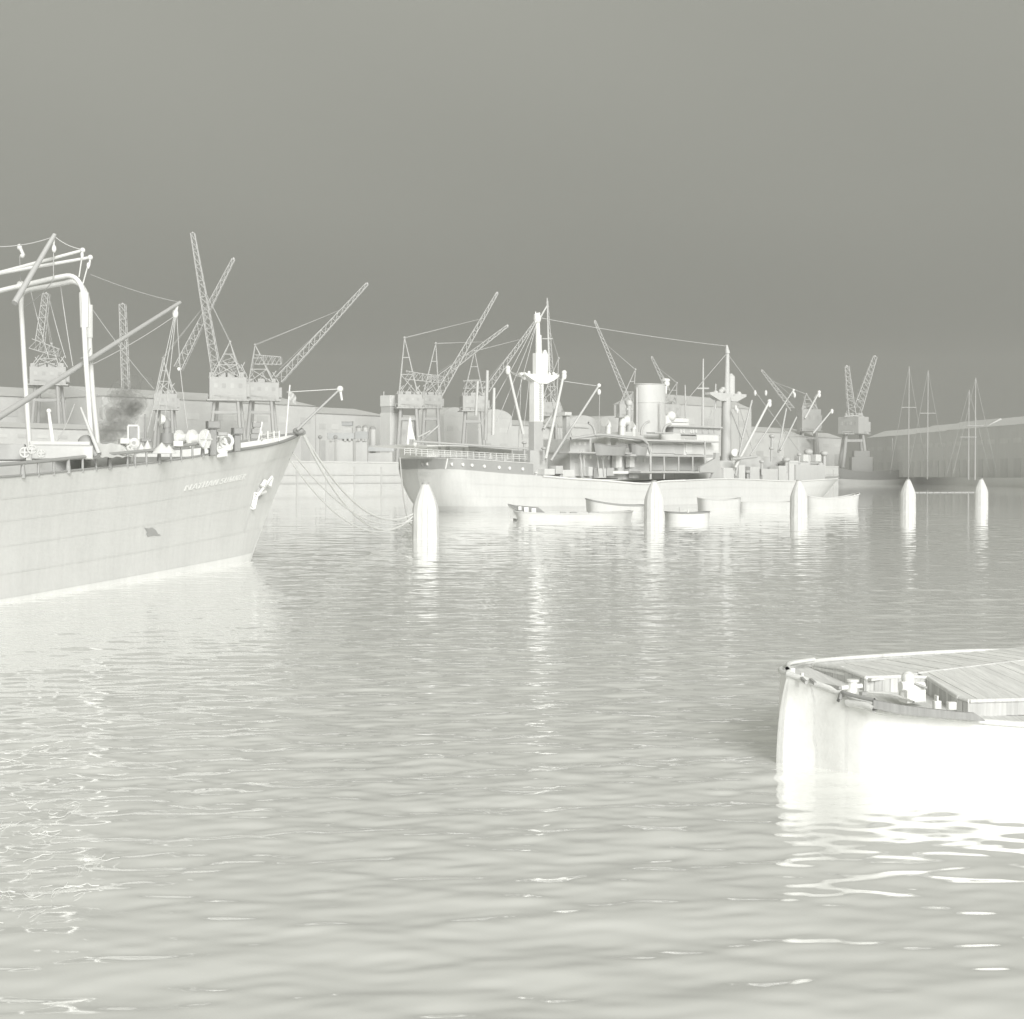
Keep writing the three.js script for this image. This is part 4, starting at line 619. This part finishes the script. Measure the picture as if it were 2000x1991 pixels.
  { const f = pt(1268, 745, 6), s0 = sOf(1268.5, 7), c = P(s0, 7), top = at(1268, 752, -c.z).y, bot = at(1268, 860, -c.z).y, mid = at(1268, 787, -c.z).y, rx = pxm(63, -c.z) / 2 / 0.86; const fg = (y0, y1, k) => new THREE.CylinderGeometry(k, k, y1 - y0, 36, 1, false).scale(rx, 1, rx * 0.72).rotateY(yaw).translate(c.x, (y0 + y1) / 2, c.z);
    const fn = part('funnel', [fg(bot, mid, 1)], MF(0.58), t); part('funnel_top', [fg(mid, top, 1.006)], MF(0.62), fn); part('funnel_rim', [new THREE.TorusGeometry(1, 0.055, 6, 40).rotateX(Math.PI / 2).scale(rx * 1.0, 1.8, rx * 0.72).rotateY(yaw).translate(c.x, top, c.z), new THREE.TorusGeometry(1, 0.03, 6, 40).rotateX(Math.PI / 2).scale(rx * 1.0, 1.8, rx * 0.72).rotateY(yaw).translate(c.x, mid, c.z)], MF(0.66), fn);
    part('whistle', [tube(pt(1299, 770, 6), pt(1301.5, 742, 6), 0.3, 0.3), tube(pt(1296, 742, 6), pt(1306, 743, 6), 0.3), ball(pt(1302, 750, 6), 0.55)], MF(0.78), fn); part('steam_pipe', [tube(V(c.x - 2.4, bot, c.z + 2.6), V(c.x - 2.4, top - 0.6, c.z + 2.6), 0.16), tube(V(c.x + 1.6, bot, c.z + 2.7), V(c.x + 1.6, mid, c.z + 2.7), 0.13)], MF(0.56), fn); }
  for (const [px, y0, h, r, mo] of [[1188, 872, 38, 5.6, -0.8], [1215, 868, 36, 6.2, 2.0], [1238, 872, 34, 4.5, -0.8], [1433, 926, 34, 4.4, 0.2]]) { const c = pt(px, y0, 4.5), v = cowl(c, pxm(h, -c.z), pxm(r, -c.z), mo), b = part('cowl_ventilator', v.body, MF(0.8), t); part('cowl_mouth', v.mouth, MF(0.76), b); }
  // davits
  for (const pts of [[[1149, 826], [1156, 831], [1161, 840], [1163, 850]], [[1268, 823.5], [1260, 828], [1254, 838], [1252.5, 850]], [[1310, 828], [1301, 832], [1297, 839], [1295, 848]]]) part('davit', curve(pts.map(([x, y]) => pt(x, y, 1.6)), 0.22, 20, 6), MF(0.36), t);
  B('davit_sill', 1280, 1316, 844.5, 847.5, 1.4, 2, 0.36);
  // foremast with crosstree
  { const o = 6.4, fm = R('foremast', [1418, 934], [1419, 776], o, 0.95, 0.46, 0.85); part('topmast', [tube(pt(1419.5, 780, o), pt(1421, 690, o), 0.6, 0.34), tube(pt(1421, 690, o), pt(1419.5, 674, o), 0.5, 0.16)], MF(0.52), fm); part('short_topmast', [tube(pt(1427.5, 772, o), pt(1427.5, 736, o), 0.75, 0.75, 10), tube(pt(1427.5, 736, o), pt(1427.5, 730, o), 0.75, 0.25, 10)], MF(0.6), fm);
    part('crosstree', [prism([[-5.3, 0.4], [-5.3, 0], [-2.4, -1.0], [2.6, -1.0], [5.3, 0], [5.3, 0.4]], 1.2, pt(1418, 773, o), yaw), ...[[1391, 771], [1408, 765], [1412, 761], [1443, 770], [1398, 768]].map(([x, y]) => ball(pt(x, y, o), 0.5))], MF(0.56), fm);
    for (const [a, b] of [[[1400, 772], [1372, 860]], [[1437, 772], [1470, 880]], [[1420, 690], [1560, 880]], [[1420, 690], [1300, 830]], [[1395, 772], [1395, 890]], [[1441, 772], [1446, 900]]]) part('stay', tube(pt(...a, o), pt(...b, o), 0.06, 0.06, 4), MF(0.48), fm); part('mast_house', [bar(1404, 1440, 900, 938, 4.5, 4)], MF(0.52), fm); }
  R('signal_mast', [1373, 850], [1373.5, 701], 7, 0.28, 0.52, 0.12); R('signal_yard', [1361, 759], [1384, 759], 7, 0.16, 0.54); R('signal_mast', [1397, 800], [1398, 750], 7, 0.2, 0.46, 0.12); R('signal_mast', [1340, 830], [1338, 752], 7, 0.18, 0.46, 0.1);
  boom([1437, 930], [1450, 858], 3, 0.22, 0.36); boom([1450, 858], [1469, 782], 3.4, 0.22, 0.38); boom([1450.5, 858], [1429, 804], 3, 0.2, 0.38); boom([1436, 914], [1503, 784], 2.6, 0.26, 0.68, 6); boom([1520, 884], [1536, 798], 4, 0.2, 0.36); boom([1524, 880], [1556, 815], 3.4, 0.2, 0.38); boom([1572, 818], [1600, 766], 4, 0.22, 0.5, 6); boom([1588, 847], [1625, 802], 4, 0.2, 0.46, 2); boom([1466, 890], [1550, 762], 6, 0.16, 0.46, 6);
  part('hanging_block', [[1475, 768], [1496, 768], [1437, 797], [1440, 803], [1552, 772]].map(([x, y]) => ball(pt(x, y, 4), 0.34, 0.8, 1.6, 0.8)), MF(0.7), t);
  R('boom_crutch', [1430, 897], [1478, 892], 2, 0.26, 0.34);
  // fore deck clutter: vents, winches, bulwark
  for (const [px, py, r, l] of [[1460, 922, 6, 0.26], [1508, 852, 6, 0.34], [1536, 898, 8, 0.34], [1561, 888, 5, 0.36], [1579, 883, 9, 0.36], [1610, 886, 8, 0.36], [1602, 908, 7, 0.36], [1507, 876, 5, 0.36], [1488, 902, 5, 0.4]]) { const p = pt(px, py, 3.4), R0 = pxm(r, -p.z); part('mushroom_vent', [ball(p, R0, 1, 0.7, 1), tube(V(p.x, p.y - 2.4, p.z), p, R0 * 0.45)], MF(l), t); }
  for (const [x0, x1, y0, y1, l] of [[1414, 1434, 914, 936, 0.66], [1444, 1456, 908, 936, 0.66], [1466, 1484, 912, 938, 0.58], [1490, 1520, 916, 940, 0.56], [1522, 1540, 910, 940, 0.6], [1542, 1560, 900, 940, 0.62], [1564, 1582, 904, 940, 0.56], [1540, 1600, 903, 906, 0.36], [1586, 1612, 914, 940, 0.55], [1570, 1584, 888, 902, 0.66], [1594, 1604, 888, 902, 0.66]]) B('deck_winch', x0, x1, y0, y1, 3.2, 2.2, l);
  B('fore_house', 1440, 1530, 892, 940, 6, 4, 0.47); B('forecastle', 1556, 1612, 908, 940, 2.6, 7, 0.46);
}
{ // lifeboats of the freighter hang on its davits
  const S0 = [-13.2, 207], yaw = Math.atan2(0.701, 0.713), pt = (px, py, off) => { const r = (px - 1000) / F, s = (r * (S0[1] + 0.713 * off) - (S0[0] - 0.701 * off)) / (0.713 - 0.701 * r); return at(px, py, S0[1] + 0.701 * s + 0.713 * off); };
  for (const [x0, x1, y, lab] of [[1160, 1222, 884, 'dark lifeboat slung below two white ventilators amidships'], [1233, 1260, 884, 'dark lifeboat slung just below the funnel']]) {
    const a = pt(x0, y, 1.2), b = pt(x1, y, 1.2), c = a.clone().add(b).multiplyScalar(0.5), t = thing('lifeboat', lab, 'lifeboat', c, undefined), k = boatLoft(V(c.x, c.y, c.z), a.distanceTo(b), 2.4, 1.0, yaw, 0.4, 0.12);
    part('hull', k.hull, M(0.34), t); part('cover', k.deck.translate(0, 0.25, 0), M(0.4), t); part('gunwale', k.rim.map((r) => curve(r, 0.07, 30, 5)), M(0.3), t);
  }
}

// ---------------------------------------------------------------- lighters and launches
function lighter(label, x0, x1, yTop, yBase, o = {}) {
  const D = EYE * F / (yBase - HZ), a = at(x0, yTop, D), b = at(x1, yTop, D), c = V((a.x + b.x) / 2, 0, -D - (o.B ?? 4) / 2), L = (b.x - a.x) * (D + (o.B ?? 4) / 2) / D;
  const t = thing(o.name ?? 'lighter', label, o.cat ?? 'lighter', c, o.group), k = boatLoft(c, L, o.B ?? 4, a.y, o.yaw ?? 0, o.sheer ?? 0.3, o.tip ?? 0.05, { p: o.p ?? 8, tilt: o.tilt ?? 0 });
  part('hull', k.hull, M((o.lum ?? 0.74) * 0.84), t); part('deck', k.deck, M(o.deck ?? 0.6, 'wood'), t); part('gunwale', k.rim.map((r) => curve(r, o.rim ?? 0.07, 50, 5)), M(o.rimL ?? 0.5), t);
  return { t, c, D, L, a, b };
}
{
  const l1 = lighter('long low pale lighter left of the second dolphin, with a striped cabin launch behind', 1000, 1238, 1004, 1017, { B: 5, lum: 0.8, deck: 0.78, rimL: 0.7, p: 14, yaw: -0.03 });
  for (const [px, w, l] of [[1100, 11, 0.52], [1120, 13, 0.5], [1160, 20, 0.6], [1205, 16, 0.55]]) { const p = at(px, 1004, l1.D + 1.5); part('hatch_board', box(pxm(w, l1.D), 0.25, 2, V(p.x, p.y + 0.1, p.z), 0, 0.03), M(l, 'wood'), l1.t); }
  // striped launch: dark side with white windows
  const D = 178, t = thing('cabin_launch', 'small launch with grey side and three white windows, prow pointing left', 'launch', at(1030, 1010, D));
  const O = at(992, 985, D), q = (px, py, dz = 0) => { const p = at(px, py, D); p.z -= dz; return p; };
  part('hull', [sheet([[q(992, 986, 1), q(1010, 995, 0.2), q(1030, 1001), q(1050, 1004), q(1069, 1007)], [q(996, 1012, 1), q(1012, 1014, 0.2), q(1032, 1015), q(1050, 1016), q(1069, 1017)]], false), sheet([[q(992, 986, 1), q(1010, 995, 1.9), q(1030, 1001, 2.4), q(1050, 1004, 2.4), q(1069, 1007, 2.4)], [q(996, 1012, 1), q(1012, 1014, 1.9), q(1032, 1015, 2.4), q(1050, 1016, 2.4), q(1069, 1017, 2.4)]], true)], M(0.76), t);
  const cab = part('cabin', [sheet([[q(992, 984.5, 1), q(1010, 988, 0.1), q(1030, 990), q(1052, 992), q(1056, 995), q(1070, 1006)], [q(992, 987, 1), q(1010, 996, 0.1), q(1030, 1002), q(1048, 1005), q(1056, 1006), q(1070, 1007)]]), sheet([[q(1010, 988, 0.1), q(1030, 990), q(1052, 992)], [q(1010, 988, 1.8), q(1030, 990, 2.2), q(1052, 992, 2.2)]])], M(0.3), t, 'grey cabin side');
  for (const [a, b, c, d] of [[1012.5, 1018.5, 989.5, 997], [1023.5, 1032.5, 991, 1000.5], [1038, 1047, 993, 1003]]) { const p = at(a, c, D - 0.2), r = at(b, d, D - 0.2); part('window', box(r.x - p.x, p.y - r.y, 0.1, V((p.x + r.x) / 2, (p.y + r.y) / 2, -D + 0.12), 0, 0.01), M(0.85), cab); }
  part('rubbing_strake', curve([[992, 986, 1], [1010, 996, 0.1], [1030, 1002, 0], [1050, 1006, 0], [1070, 1008, 0]].map(([x, y, z]) => q(x, y, z - 0.06)), 0.06, 30, 5), M(0.4), t);
}
lighter('pale lighter with dark slanting gunwale lying against the freighter side', 1146, 1262, 986, 1003, { B: 5, lum: 0.76, deck: 0.6, sheer: 0.35, tilt: -0.45, rim: 0.1, rimL: 0.36 });
{ const l = lighter('stubby pale tug boat right of the second dolphin, with dark rope rim', 1302, 1390, 1003, 1021, { name: 'tug_boat', cat: 'tug', B: 3.6, lum: 0.82, deck: 0.7, sheer: 0.15, p: 4, rim: 0.08, rimL: 0.32, tip: 0.03 });
  const p = at(1344, 1003, l.D + 1.5); part('samson_post', [tube(V(p.x, p.y - 0.3, p.z), V(p.x, p.y + 0.35, p.z), 0.12)], M(0.8), l.t); const r = at(1327, 1003, l.D + 1.5); part('flagstaff', tube(r, V(r.x, r.y + 0.7, r.z), 0.03), M(0.4), l.t); }
lighter('pale lighter under the freighter\'s dark pillar, half behind the tug', 1366, 1452, 977, 996, { B: 5, lum: 0.74, deck: 0.6, sheer: 0.3, rimL: 0.66 });
lighter('long flat pale lighter between the tug and third dolphin', 1440, 1556, 982, 994, { B: 5, lum: 0.74, deck: 0.66, sheer: 0.15, p: 12, rimL: 0.7 });
{ const l = lighter('pale lighter with rising bluff end right of the third dolphin', 1570, 1685, 974, 993, { B: 5, lum: 0.74, deck: 0.6, sheer: 0.75, tilt: 0.1, p: 10, rim: 0.1, rimL: 0.72, tip: 0.06 }); const p = at(1669, 969, l.D + 2); part('bollard', tube(V(p.x, p.y - 0.8, p.z), V(p.x, p.y + 0.35, p.z), 0.12), M(0.72), l.t); }

// ---------------------------------------------------------------- the barge at the right
{
  const base = V(9, 0, -29.5), t = thing('hatch_barge', 'white blunt barge with boarded hatch covers close by at the right', 'barge', base);
  const near = [[5.25, 1.70, 28.2], [5.43, 1.657, 28.0], [5.72, 1.574, 27.7], [6.086, 1.46, 27.25], [6.57, 1.23, 26.85], [7.5, 1.16, 26.6], [8.7, 1.08, 26.3], [10.2, 1.04, 26.15], [13, 1.04, 26.2], [18, 1.04, 27]].map(([x, y, d]) => V(x, y, -d));
  const farS = [[5.25, 1.70, 28.2], [5.2, 1.69, 28.5], [5.3, 1.66, 29.2], [5.75, 1.57, 30.4], [6.7, 1.48, 32], [8.8, 1.38, 33.8], [10.5, 1.34, 34.8], [12.5, 1.3, 35.4], [15, 1.25, 36], [20, 1.2, 37]].map(([x, y, d]) => V(x, y, -d));
  const cn = new THREE.CatmullRomCurve3(near, false, 'centripetal'), cf = new THREE.CatmullRomCurve3(farS, false, 'centripetal');
  const row = (c, v, sgn) => Array.from({ length: 71 }, (_, i) => { const u = i / 70, p = c.getPoint(u), out = V(-0.5, 0, sgn * 0.35).multiplyScalar(Math.exp(-u * 12)); out.z *= 1 - Math.exp(-u * 40); const bulge = 0.42 * (1 - Math.pow(v, 3)); return V(p.x + out.x * bulge, lerp(-0.5, p.y, v), p.z + out.z * bulge); });
  const vs = Array.from({ length: 13 }, (_, j) => j / 12), white = M(0.9), H = part('hull', [sheet(vs.map((v) => row(cn, v, 1)), false), sheet(vs.map((v) => row(cf, v, -1)), true), sheet([vs.map((v) => row(cn, v, 1).at(-1)), vs.map((v) => row(cf, v, -1).at(-1))])], white, t);
  const n1 = row(cn, 1, 1), f1 = row(cf, 1, -1);
  part('deck', sheet([n1.map((p) => V(p.x, p.y - 0.06, p.z)), f1.map((p) => V(p.x, p.y - 0.06, p.z))]), M(0.72, 'wood'), t);
  part('stem_head', ball(V(5.3, 1.68, -28.25), 0.1, 1, 1, 1.3), M(0.86, 'wood'), t);
  part('gunwale', [curve(n1.filter((_, i) => i % 4 === 0), 0.06, 90, 7), curve(f1.filter((_, i) => i % 4 === 0), 0.05, 90, 7)], M(0.86, 'wood'), t);
  part('bow_rail', [curve([V(5.3, 1.76, -28.5), V(5.6, 1.7, -29.8), V(6.3, 1.64, -30.9)], 0.045, 20, 6)], white, t); part('bitt', tube(V(5.36, 1.55, -28.3), V(5.36, 1.8, -28.3), 0.06), white, t); part('bitt', tube(V(5.52, 1.55, -28.15), V(5.52, 1.73, -28.15), 0.035), white, t);
  // inner dark slots of the bow bulwark
  for (const [x0, x1, y0, y1] of [[1567, 1576, 1324.5, 1333], [1584, 1594, 1328, 1334.5], [1598.5, 1642, 1332, 1346]]) { const a = at(x0, y0, 27.9), b = at(x1, y1, 27.3), L = Math.hypot(b.x - a.x, b.z - a.z); part('scupper', box(L, 0.055, 0.05, V((a.x + b.x) / 2, (at(x0, y0 + 3, 27.9).y + at(x1, y1 - 3, 27.3).y) / 2, (a.z + b.z) / 2), Math.atan2(-(b.z - a.z), b.x - a.x), 0).translate(-0.02, 0, 0.05), M(0.42), t); }
  // hatch: front edge in plan, ridge and eaves
  const fr = [[6.33, 1.5, 31.06], [6.7, 1.57, 30.0], [6.96, 1.5, 29.1], [7.8, 1.5, 29.3], [8.22, 1.48, 29.25], [8.3, 1.35, 27.5], [8.42, 1.33, 27.22]].map(([x, y, d]) => V(x, y, -d));
  const ridge = (s) => V(7.4 + s * 0.82, 1.5 + 0.03 * Math.min(1, s / 3), -(29.2 + s * 0.57)), eave = (s) => V(8.42 + s * 0.93, 1.33, -(27.22 + s * 0.16)), farE = (s) => V(6.33 + s * 0.86, 1.47, -(31.06 + s * 0.54));
  const boards = [0.8, 0.84, 0.88, 0.92].map((l) => M(l, 'wood')), slab = (a, b, c, d, th) => { const lo = [a, b, c, d].map((p) => V(p.x, p.y - th, p.z)), q = (w, x, y, z) => sheet([[w, x], [z, y]]); return [q(a, b, c, d), q(lo[0], lo[1], lo[2], lo[3]), q(a, b, lo[1], lo[0]), q(b, c, lo[2], lo[1]), q(c, d, lo[3], lo[2]), q(d, a, lo[0], lo[3])]; };
  const up = (p, y) => V(p.x, p.y + y, p.z);
  for (let i = 0; i < 30; i++) { const s0 = 0.95 + i * 0.24, s1 = s0 + 0.237, e0 = i * 0.24, e1 = e0 + 0.237, dy = rr(-0.006, 0.012); part('hatch_board', slab(up(ridge(s0), dy), up(ridge(s1), dy), up(eave(e1), dy), up(eave(e0), dy), 0.05), boards[Math.floor(rnd() * 4)], t); }
  for (let i = 0; i < 34; i++) { const s0 = i * 0.24 - 0.1, s1 = s0 + 0.237, dy = rr(-0.006, 0.012), a = ridge(s0 - 0.35), b = ridge(s1 - 0.35); part('hatch_board', slab(up(farE(s0 + 0.05), dy), up(farE(s1 + 0.05), dy), up(b, dy), up(a, dy), 0.05), boards[Math.floor(rnd() * 4)], t); }
  part('ridge_batten', [tube(ridge(0.9), ridge(8.4), 0.035, 0.035, 6)], M(0.7, 'wood'), t);
  // coaming boards below the front edge, white capping above
  for (let k = 0; k + 1 < fr.length; k++) { const a = fr[k], b = fr[k + 1], L = a.distanceTo(b), n = Math.max(1, Math.round(L / 0.16)), yw = Math.atan2(-(b.z - a.z), b.x - a.x);
    for (let i = 0; i < n; i++) { const c = a.clone().lerp(b, (i + 0.5) / n), w = Math.hypot(b.x - a.x, b.z - a.z) / n, hgt = c.y - 1.12; part('coaming_board', box(w * 0.95, hgt, 0.05, V(c.x - 0.01, 1.12 + hgt / 2 - 0.03, c.z + 0.01 * (i % 2)), yw, 0), M([0.6, 0.65, 0.7][(i * 7 + k) % 3], 'wood'), t); }
    part('coaming_capping', [tube(a, b, 0.045, 0.045, 7), ball(a, 0.05)], M(0.84, 'wood'), t); }
  part('coaming_capping', [tube(eave(0), eave(7), 0.045, 0.045, 7)], M(0.78, 'wood'), t);
  for (let i = 0; i < 26; i++) { const c = eave((i + 0.5) * 0.25); part('coaming_board', box(0.225, 0.24, 0.05, V(c.x, 1.17, c.z + 0.01), -0.17, 0), M([0.62, 0.67, 0.7][i % 3], 'wood'), t); }
  // fittings on deck
  { const p = at(1782, 1362, 27.8), q = part('windlass', [box(0.4, 0.24, 0.35, V(p.x, p.y + 0.03, p.z), 0.3, 0.03), tube(V(p.x - 0.12, p.y, p.z), V(p.x - 0.1, p.y + 0.34, p.z), 0.12, 0.1, 12)], white, t); part('barrel', [tube(V(p.x - 0.25, p.y + 0.22, p.z + 0.1), V(p.x + 0.22, p.y + 0.2, p.z - 0.05), 0.09, 0.09, 12), ball(V(p.x - 0.08, p.y + 0.36, p.z), 0.13)], white, q); part('pawl', tube(V(p.x + 0.02, p.y + 0.27, p.z + 0.1), V(p.x + 0.24, p.y + 0.19, p.z + 0.12), 0.025), M(0.5), q); }
  { const p = at(1664, 1346, 28.4); part('bollard', [tube(V(p.x, p.y - 0.1, p.z), V(p.x + 0.02, p.y + 0.14, p.z), 0.11, 0.09, 12), tube(V(p.x + 0.02, p.y + 0.14, p.z), V(p.x + 0.02, p.y + 0.18, p.z), 0.12, 0.12, 12), tube(V(p.x - 0.2, p.y + 0.02, p.z), V(p.x + 0.2, p.y + 0.06, p.z), 0.05)], white, t); const m = at(1687, 1355, 28.1); part('cleat', box(0.14, 0.07, 0.12, m, 0.4, 0.015), M(0.4), t); }
  for (const [px, py, w, h] of [[1830, 1377, 0.13, 0.15], [1858.5, 1379, 0.15, 0.14], [1829, 1364, 0.03, 0.1]]) { const p = at(px, py, 26.95); part('deck_block', box(w, h, 0.14, p, 0.1, 0.015), white, t); }
  part('mooring_line', curve([at(1697, 1352, 28.2), at(1740, 1356, 27.9), at(1765, 1364, 27.7), at(1785, 1372, 27.3)], 0.025, 20, 6), white, t);
  part('side_fender', [curve([at(1655, 1372, 27.1), at(1690, 1378, 26.75), at(1709, 1386, 26.55)], 0.07, 20, 8)], M(0.86, 'wood'), t);
}
{ // sweep oar along the gunwale
  const pts = [[1641, 1366, 27.15], [1645, 1353, 27.15], [1653, 1355, 27.05], [1680, 1362, 26.82], [1708, 1368, 26.6]], m = M(0.37, 'wood'), b = at(1710, 1370, 26.55), t = thing('sweep_oar', 'long grey sweep oar with thick blade lying along the barge gunwale', 'oar', b);
  part('loom', curve(pts.map((p) => at(...p)), 0.04, 40, 8), m, t);
  const top = [[1706, 1368, 26.55], [1760, 1378, 26.38], [1818, 1385.5, 26.3], [1870, 1391, 26.2], [1905, 1394, 26.15], [1924, 1407, 26.12]].map((p) => at(...p)), bot = [[1706, 1384, 26.53], [1760, 1395, 26.36], [1818, 1401, 26.28], [1870, 1405, 26.18], [1905, 1408, 26.13], [1924, 1409, 26.1]].map((p) => at(...p));
  const back = (r) => r.map((p) => p.clone().add(V(0.01, 0, -0.1)));
  part('blade', [sheet([top, bot]), sheet([back(top), back(bot)], true), sheet([top, back(top)], true), sheet([bot, back(bot)])], m, t);
  part('lashing', [curve([at(1641, 1350, 27.35), at(1640, 1362, 27.25), at(1637, 1370, 27.2)], 0.03, 12, 6)], M(0.4, 'wood'), t);
}

// ---------------------------------------------------------------- pale weed and scum floating at the left
{
  const g = [];
  for (let i = 0; i < 44; i++) {
    const px = rr(-20, 150) + (i % 5 ? 0 : 60), py = rr(1440, 1830), D = EYE * F / (py - HZ), c = at(px, py, D), n = 4 + Math.floor(rnd() * 5), pts = []; let a = rr(0, 6.28);
    let x = c.x, z = c.z; for (let k = 0; k < n; k++) { pts.push(V(x, 0.035 + 0.012 * Math.sin(k * 2), z)); a += rr(-0.9, 0.9); x += Math.cos(a) * rr(0.03, 0.1); z += Math.sin(a) * rr(0.06, 0.22); }
    g.push(curve(pts, rr(0.003, 0.006), n * 5, 4));
  }
  const m = single('weed_strands', 'pale floating weed strands on the water at the lower left', 'weed', g, M(0.86, 'plain'), V(-8, 0, -25)); m.userData.kind = 'stuff';
}
renderer.render(scene, camera);
